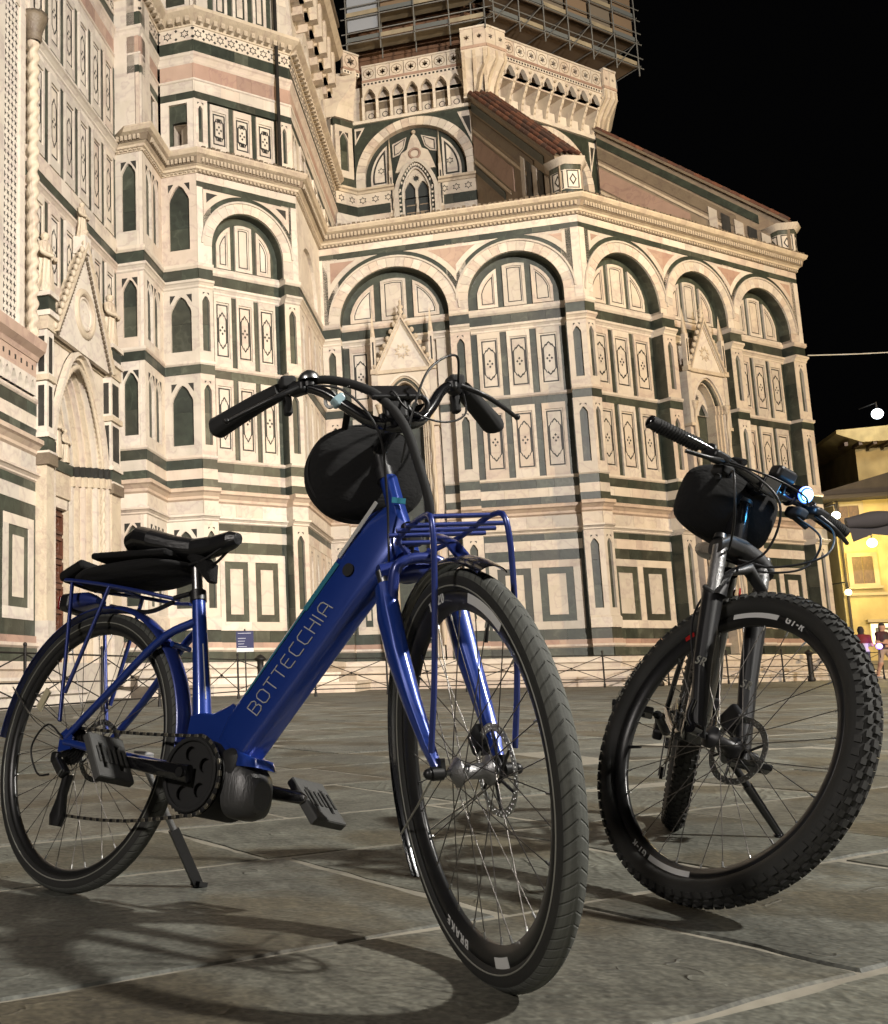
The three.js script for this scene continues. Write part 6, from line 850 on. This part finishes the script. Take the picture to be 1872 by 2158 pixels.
  // bags it carries
  const bagG = (c, s, lump = .06) => { const g = new THREE.SphereGeometry(1, 72, 48), p = g.attributes.position; for (let i = 0; i < p.count; i++) { let x = p.getX(i), y = p.getY(i), z = p.getZ(i); const e = .78, q = v => Math.sign(v) * Math.pow(Math.abs(v), e); const k = 1 + lump * (Math.sin(x * 5 + y * 3) * Math.sin(z * 4 + 1) + .6 * Math.sin(y * 7 + z * 2)); p.setXYZ(i, q(x) * s[0] * k * .8 + x * s[0] * .2, q(y) * s[1] * k * .7 + y * s[1] * .3, q(z) * s[2] * k * .7 + z * s[2] * .3); } g.computeVertexNormals(); return g.translate(...c); };
  const place = (name, label, geo, steered, cat) => { const g = steered ? geo.applyMatrix4(B.S) : geo; g.applyMatrix4(B.g.matrixWorld); g.computeBoundingBox(); const c = g.boundingBox.getCenter(v3()); c.y = g.boundingBox.min.y; g.translate(-c.x, -c.y, -c.z); const o = thing(name, label, cat, c.toArray()); return [o, mesh('pouch', g, MB.fabric, o), c, steered]; };
  const fin = (geo, info) => { const g = info[3] ? geo.applyMatrix4(B.S) : geo; g.applyMatrix4(B.g.matrixWorld); return g.translate(-info[2].x, -info[2].y, -info[2].z); };
  { const I = place('handlebar_bag', 'black fabric handlebar bag hanging behind the blue head tube', bagG([.785, .972, .02], [.06, .108, .132], .02), true, 'bag'); mesh('bag_strap', fin(merge([tubeG([[.80, 1.07, .06], [.86, 1.09, .07], [.915, 1.085, .085]], .008, 12, 8), tubeG([[.80, 1.07, -.06], [.86, 1.09, -.07], [.915, 1.085, -.085]], .008, 12, 8)]), I), MB.fabric, I[0]); mesh('bag_seam', fin(tubeG(Array.from({ length: 24 }, (_, i) => { const a = i / 24 * Math.PI * 2; return [.80, .972 + .108 * Math.sin(a), .02 + .132 * Math.cos(a)]; }), .003, 60, 6, true), I), MB.matte, I[0]); }
  { const I = place('rack_bundle', 'folded black bundle strapped on the blue rear rack', bagG([.09, .795, 0], [.225, .03, .085], .06), false, 'bag'); mesh('bundle_flap', fin(rboxG(.3, .018, .15, .008, 2).rotateZ(-.06).translate(.12, .832, 0), I), MB.fabric, I[0]); mesh('bundle_flap', fin(rboxG(.1, .03, .14, .012, 2).rotateZ(.35).translate(-.12, .812, 0), I), MB.fabric, I[0]); }
}
// ---- black mountain bike ----
{ const B = new Bike('mountain_bicycle', 'black mountain bicycle with knobbly tyres and a lit handlebar lamp', { x: 1.5797, z: -3.4549, head: 3.5674, lean: .24, steer: -.7035, wb: 1.1463, R: .3654, tr: .029, ha: 68 * D2R, off: .05 });
  const bk = B.g, R = .3654, wb = 1.1463, last = () => bk.children[bk.children.length - 1];
  wheel(B, 0, R, { R, tr: .029, n: 28, hw: .036, disc: -.048, knobs: true, rw: .016, rd: .022, spokeMat: MB.spokeBlack, hubMat: MB.black }, false);
  wheel(B, wb, R, { R, tr: .029, n: 28, hw: .034, disc: -.046, knobs: true, rw: .016, rd: .024, hubMat: MB.black, spokeMat: MB.spoke, valve: 200, text: [['GT-R', 84, .018, 1, MB.white], ['G', 128, .017, 1, MB.white], ['GT-R', 262, .017, 1, MB.white]], bars: [[88, 112, MB.white], [134, 139, MB.red], [264, 288, MB.white]] }, true);
  B.st('tyre_lettering', textRing('SCHWALBE', R - .029 + .006, 160 * D2R, .016, 0, null, -1, true).translate(wb, R, .0292), MB.stripe);
  const ring = (x, y, ux, uy, a, b, e = .8) => [[x, y, 0], [ux * a, uy * a, 0], [0, 0, b], e];
  const A = t => B.sax(t).toArray();
  B.add('down_tube', loftG([ring(.47, .33, -.75, .66, .034, .033), ring(.65, .5, -.75, .66, .033, .03), ring(.82, .67, -.75, .66, .03, .026), ring(.895, .765, -.75, .66, .024, .02)], 22), MB.gloss); B.add('frame_decal', boxG(0, .16, -.014, .014, .0, .004).rotateZ(.79).translate(.72, .565, .03), MB.red, last());
  B.add('frame_decal', boxG(0, .10, -.012, .012, -.034, -.030).rotateZ(.79).translate(.80, .655, 0), MB.red, last()); B.add('top_tube', tubeG([[.875, .83, 0], [.6, .77, 0], [.30, .70, 0]], t => .02 - .003 * t, 16, 16), MB.gloss); B.add('seat_tube', tubeG([[.44, .32, 0], [.28, .76, 0]], .0175, 4, 18), MB.gloss); B.add('head_tube', tubeG([A(.505), A(.64)], .0255, 4, 24), MB.gloss); B.add('head_badge', boxG(-.002, .003, -.012, .012, -.014, .014).rotateZ(.38).translate(.895, .885, 0), MB.silver, last());
  for (const s of [-1, 1]) { B.add('chain_stay', tubeG([[.42, .315, s * .035], [.2, .33, s * .055], [0, .37, s * .07]], t => .0125 - .003 * t, 14, 12), MB.gloss); B.add('seat_stay', tubeG([[.30, .70, s * .015], [.17, .57, s * .05], [0, .38, s * .07]], .008, 14, 12), MB.gloss); }
  B.add('seat_post', rodG([.285, .75, 0], [.255, .86, 0], .0145, .0145, 18), MB.black); { const sec = [[.06, .89, .04, .014], [.075, .895, .066, .024], [.12, .90, .072, .028], [.18, .895, .06, .026], [.24, .888, .036, .023], [.30, .885, .024, .02], [.325, .88, .014, .012]]; B.add('saddle', loftG(sec.map(([x, y, w, t]) => [[x, y, 0], [0, t, 0], [0, 0, w], .8]), 24), MB.leather); B.add('saddle_rail', tubeG([[.1, .885, .03], [.2, .862, .02], [.29, .87, .01]], .0035, 10, 8), MB.darkmetal, last()); B.add('saddle_rail', tubeG([[.1, .885, -.03], [.2, .862, -.02], [.29, .87, -.01]], .0035, 10, 8), MB.darkmetal, last()); }
  { const bb = [.44, .32]; B.add('chainring', exG(shapeOf(starP(0, 0, .07, 34, .95), [arcPts(0, 0, .05, 0, 360, 24).slice(0, -1)]), .05, .054).translate(bb[0], bb[1], 0), MB.darkmetal); for (const s of [-1, 1]) { const dx = s * .16, dy = s * .05, p = [bb[0] + dx, bb[1] + dy, s * .1], c = B.add('crank_arm', tubeG([[bb[0], bb[1], s * .07], [bb[0] + dx * .5, bb[1] + dy * .5, s * .085], p], .012, 8, 12), MB.black), pd = B.add('pedal', new THREE.ExtrudeGeometry(shapeOf(rectP(-.05, .05, -.05, .05), [rectP(-.036, .036, -.036, -.008), rectP(-.036, .036, .008, .036)]), { depth: .012, bevelEnabled: true, bevelSize: .003, bevelThickness: .003, bevelSegments: 1 }).translate(0, 0, -.006).rotateX(Math.PI / 2).rotateZ(.2).translate(p[0], p[1], p[2] + s * .065), MB.darkmetal); B.add('pedal_axle', rodG(p, [p[0], p[1], p[2] + s * .1], .006), MB.darkmetal, pd); }
    const cs = []; [.06, .053, .046, .039, .032, .025].forEach((r, i) => cs.push(exG(shapeOf(starP(0, R, r, Math.round(r * 480), .93)), .03 + i * .0045, .032 + i * .0045))); B.add('cassette', cs, MB.darkmetal);
    B.add('chain', [tubeG([[0, R + .045, .045], [bb[0], bb[1] + .068, .052]], .004, 4, 6), tubeG([[.03, .2, .05], [.25, .23, .05], [bb[0], bb[1] - .068, .052]], .004, 10, 6)], MB.chain);
    const rd = B.add('rear_derailleur', [rboxG(.055, .04, .03, .009, 2).rotateZ(-.6).translate(.01, .295, .085), rboxG(.032, .04, .028, .008, 2).translate(-.01, .335, .085)], MB.black); B.add('pulley_cage', [rboxG(.02, .13, .004, .002, 1).rotateZ(.25).translate(.03, .22, .062), rboxG(.02, .13, .004, .002, 1).rotateZ(.25).translate(.03, .22, .046), new THREE.CylinderGeometry(.02, .02, .01, 16).rotateX(Math.PI / 2).translate(.015, .165, .054), new THREE.CylinderGeometry(.018, .018, .01, 16).rotateX(Math.PI / 2).translate(.04, .265, .054)], MB.darkmetal, rd); B.add('rear_caliper', rboxG(.045, .04, .03, .008, 2).translate(.06, .42, -.06), MB.black); }
  { const ft = B.local(1646, 1763, .004), tp = v3(.20, .33, -.065), md = tp.clone().lerp(ft, .5), k = B.add('kickstand', [rodG(tp.toArray(), md.toArray(), .011, .011, 12), rboxG(.05, .035, .03, .008, 2).translate(.2, .335, -.06)], MB.black); B.add('kickstand_foot', [rodG(md.toArray(), ft.toArray(), .0145, .011, 12), new THREE.SphereGeometry(.016, 12, 8).scale(1.3, .6, 1.3).translate(ft.x, ft.y, ft.z)], MB.gloss, k); }
  // suspension fork
  const off = (t, z, o = .03) => { const p = B.sax(t); return [p.x + o * Math.sin(B.ha), p.y + o * Math.cos(B.ha), z]; };
  B.st('fork_crown', loftG([[off(.475, -.082), [.02, .008, 0], [-.008, .02, 0], .7], [off(.50, -.05, .02), [.024, .01, 0], [-.008, .022, 0], .7], [off(.512, 0, .008), [.03, .012, 0], [-.01, .024, 0], .7], [off(.50, .05, .02), [.024, .01, 0], [-.008, .022, 0], .7], [off(.475, .082), [.02, .008, 0], [-.008, .02, 0], .7]], 18), MB.crown);
  for (const s of [-1, 1]) { B.st('fork_stanchion', rodG(off(.48, s * .068), off(.33, s * .068), .0165, .0165, 20), MB.alu); const lg = B.st('fork_leg', loftG([[off(.355, s * .068), [.024, 0, 0], [0, 0, .024], 1], [off(.335, s * .068), [.024, 0, 0], [0, 0, .024], 1], [off(.18, s * .068), [.021, 0, 0], [0, 0, .021], 1], [off(.03, s * .066, .042), [.018, 0, 0], [0, 0, .018], 1], [off(-.012, s * .064, .05), [.014, 0, 0], [0, 0, .014], 1]], 20), MB.black); B.st('dust_seal', new THREE.TorusGeometry(.021, .006, 8, 20).rotateX(Math.PI / 2).rotateZ(-.38).translate(...off(.355, s * .068)), MB.matte, lg); B.st('fork_lettering', textRing('SR', .6, 0, .02, 0, null, 1).rotateZ(Math.PI / 2).translate(...off(.16, s * .068)).translate(.0, -.6, .022), MB.stripe, lg); B.st('fork_cap', new THREE.CylinderGeometry(.013, .016, .014, 16).rotateZ(.38).translate(...off(.505, s * .072)), MB.darkmetal, lg); }
  B.st('fork_arch', loftG([[off(.34, .068, .05), [.012, .005, 0], [0, 0, .016], .7], [off(.41, .052, .052), [.014, .005, 0], [-.006, .012, -.008], .7], [off(.445, 0, .054), [.014, .006, 0], [-.007, .014, 0], .7], [off(.41, -.052, .052), [.014, .005, 0], [-.006, .012, .008], .7], [off(.34, -.068, .05), [.012, .005, 0], [0, 0, .016], .7]], 16), MB.crown);
  B.st('axle_lever', [tubeG([[wb, R, .082], [wb - .02, R + .02, .09], [wb - .03, R + .06, .088]], .007, 10, 8), new THREE.CylinderGeometry(.014, .014, .02, 16).rotateX(Math.PI / 2).translate(wb, R, .08)], MB.gloss); B.st('axle_nut', new THREE.CylinderGeometry(.012, .014, .022, 16).rotateX(Math.PI / 2).translate(wb, R, -.082), MB.darkmetal); B.st('brake_caliper', rboxG(.06, .05, .04, .01, 2).rotateZ(1.1).translate(wb - .06, R + .065, -.056), MB.black);
  // cockpit
  B.st('stem', [tubeG([A(.64), A(.715)], .019, 4, 20), loftG([[A(.685), [.0, .02, 0], [0, 0, .018], .7], [[.885, .994, 0], [0, .017, 0], [0, 0, .018], .7], [[.905, .999, 0], [0, .02, 0], [0, 0, .026], .6]], 18)], MB.gloss); B.st('stem_cap', tubeG([A(.715), A(.72)], .018, 2, 20), MB.silver); B.st('headset_ring', [tubeG([A(.642), A(.652)], .0285, 2, 24), tubeG([A(.495), A(.506)], .029, 2, 24)], MB.silver);
  const bc = [.91, 1.0]; B.st('handlebar', tubeG([[.85, 1.018, -.315], [.893, 1.015, -.16], [.908, 1.003, -.06], [bc[0], bc[1], 0], [.908, 1.003, .06], [.893, 1.015, .16], [.85, 1.018, .315]], t => .0115 + .0045 * Math.max(0, 1 - Math.abs(t - .5) * 7), 48, 14), MB.gloss);
  for (const s of [-1, 1]) { const g = B.st('grip', tubeG([[.878, 1.017, s * .19], [.848, 1.018, s * .318]], .0168, 4, 16), MB.matte); const rb = []; for (let i = 0; i < 14; i++) { const t = .08 + i * .06; rb.push(new THREE.TorusGeometry(.0172, .0016, 5, 16).rotateY(s * -.2).translate(.878 - .03 * t, 1.017, s * (.19 + .128 * t))); } B.st('grip_ribs', rb, MB.matte, g); B.st('grip_cap', new THREE.SphereGeometry(.018, 14, 8).scale(.8, 1, .6).translate(.847, 1.018, s * .319), MB.gloss, g);
    const lv = B.st('brake_lever', [rboxG(.055, .024, .05, .01, 2).translate(.915, 1.002, s * .16), tubeG([[.935, .994, s * .155], [.955, .978, s * .2], [.94, .968, s * .26]], t => .007 - .002 * t, 14, 8), new THREE.TorusGeometry(.0155, .005, 8, 18).rotateY(.2 * s).translate(.886, 1.016, s * .165)], MB.black); B.st('shifter', [rboxG(.05, .03, .035, .01, 2).translate(.905, .982, s * .12), tubeG([[.905, .97, s * .12], [.93, .955, s * .145]], .007, 4, 8)], MB.matte, lv); }
  { const d = B.st('display', rboxG(.04, .035, .06, .012, 3).translate(.915, 1.045, -.03), MB.black); B.st('display_mount', new THREE.TorusGeometry(.0165, .005, 8, 18).rotateY(0).translate(.905, 1.008, -.045), MB.black, d); B.st('bar_clamp', rboxG(.012, .045, .05, .004, 1).translate(.928, 1.0, 0), MB.gloss, d);
    const lp = B.st('head_lamp', tubeG([[.885, 1.03, -.088], [.945, 1.022, -.092]], .017, 4, 18), MB.gloss); B.st('lamp_mount', new THREE.TorusGeometry(.016, .005, 8, 18).translate(.9, 1.008, -.088), MB.black, lp); const gm = glow('#8fe6ff', 9); const lens = B.st('lamp_lens', new THREE.SphereGeometry(.0145, 16, 10).scale(.5, 1, 1).translate(.946, 1.022, -.092), gm, lp); const rgm = glow('#0a6bff', 3); B.st('lamp_ring', new THREE.TorusGeometry(.0185, .0028, 8, 24).rotateY(Math.PI / 2).translate(.94, 1.022, -.092), rgm, lp);
    const lpos = v3(.962, 1.022, -.092).applyMatrix4(B.S); const pl = new THREE.PointLight('#4fb4ff', .02); pl.position.copy(lpos); pl.castShadow = true; pl.shadow.radius = .6; pl.name = 'head_lamp_light'; bk.add(pl); }
  const cab = (pts, r = .0027) => B.st('cable', tubeG(pts, r, 60, 8), MB.black);
  cab([[.93, .99, .15], [1.0, .98, .12], [1.06, .93, .06], [1.05, .82, .03], [.98, .74, .05], [.99, .62, .085], [1.09, .45, .075]]); cab([[.93, .99, -.15], [1.01, .95, -.15], [1.05, .88, -.12], [1.0, .81, -.05], [.93, .80, .0]]); cab([[.92, .97, -.11], [.99, .93, -.14], [1.02, .84, -.11], [.98, .79, -.04], [.91, .79, .01]]); cab([[.92, .97, .11], [1.0, .96, .16], [1.03, .86, .13], [.97, .80, .06], [.90, .82, .02]]); cab([[.93, 1.0, .14], [.99, 1.0, .05], [.99, 1.0, -.05], [.95, 1.0, -.1]]);
  const bagGeo = (() => { const g = new THREE.SphereGeometry(1, 36, 24), p = g.attributes.position; for (let i = 0; i < p.count; i++) { const x = p.getX(i), y = p.getY(i), z = p.getZ(i), q = v => Math.sign(v) * Math.pow(Math.abs(v), .7), k = 1 + .015 * Math.sin(y * 6 + z * 3) * Math.sin(x * 4); p.setXYZ(i, q(x) * .064 * k, q(y) * .096 * k, q(z) * .132 * k); } g.computeVertexNormals(); return g.translate(.815, .93, .0); })();
  { const tf = g => g.applyMatrix4(B.S).applyMatrix4(B.g.matrixWorld), g = tf(bagGeo); g.computeBoundingBox(); const c = g.boundingBox.getCenter(v3()); c.y = g.boundingBox.min.y; const o = thing('handlebar_bag', 'black fabric handlebar bag hung under the straight bar of the mountain bicycle', 'bag', c.toArray()); mesh('pouch', g.translate(-c.x, -c.y, -c.z), MB.fabric, o); mesh('bag_strap', tf(merge([.08, -.05].map(z => tubeG([[.82, 1.0, z], [.87, 1.03, z], [.912, 1.025, z]], .009, 8, 8)))).translate(-c.x, -c.y, -c.z), MB.fabric, o); }
}
scene.traverse(o => { if (o.isMesh) { o.castShadow = true; o.receiveShadow = true; } });
renderer.render(scene, camera);
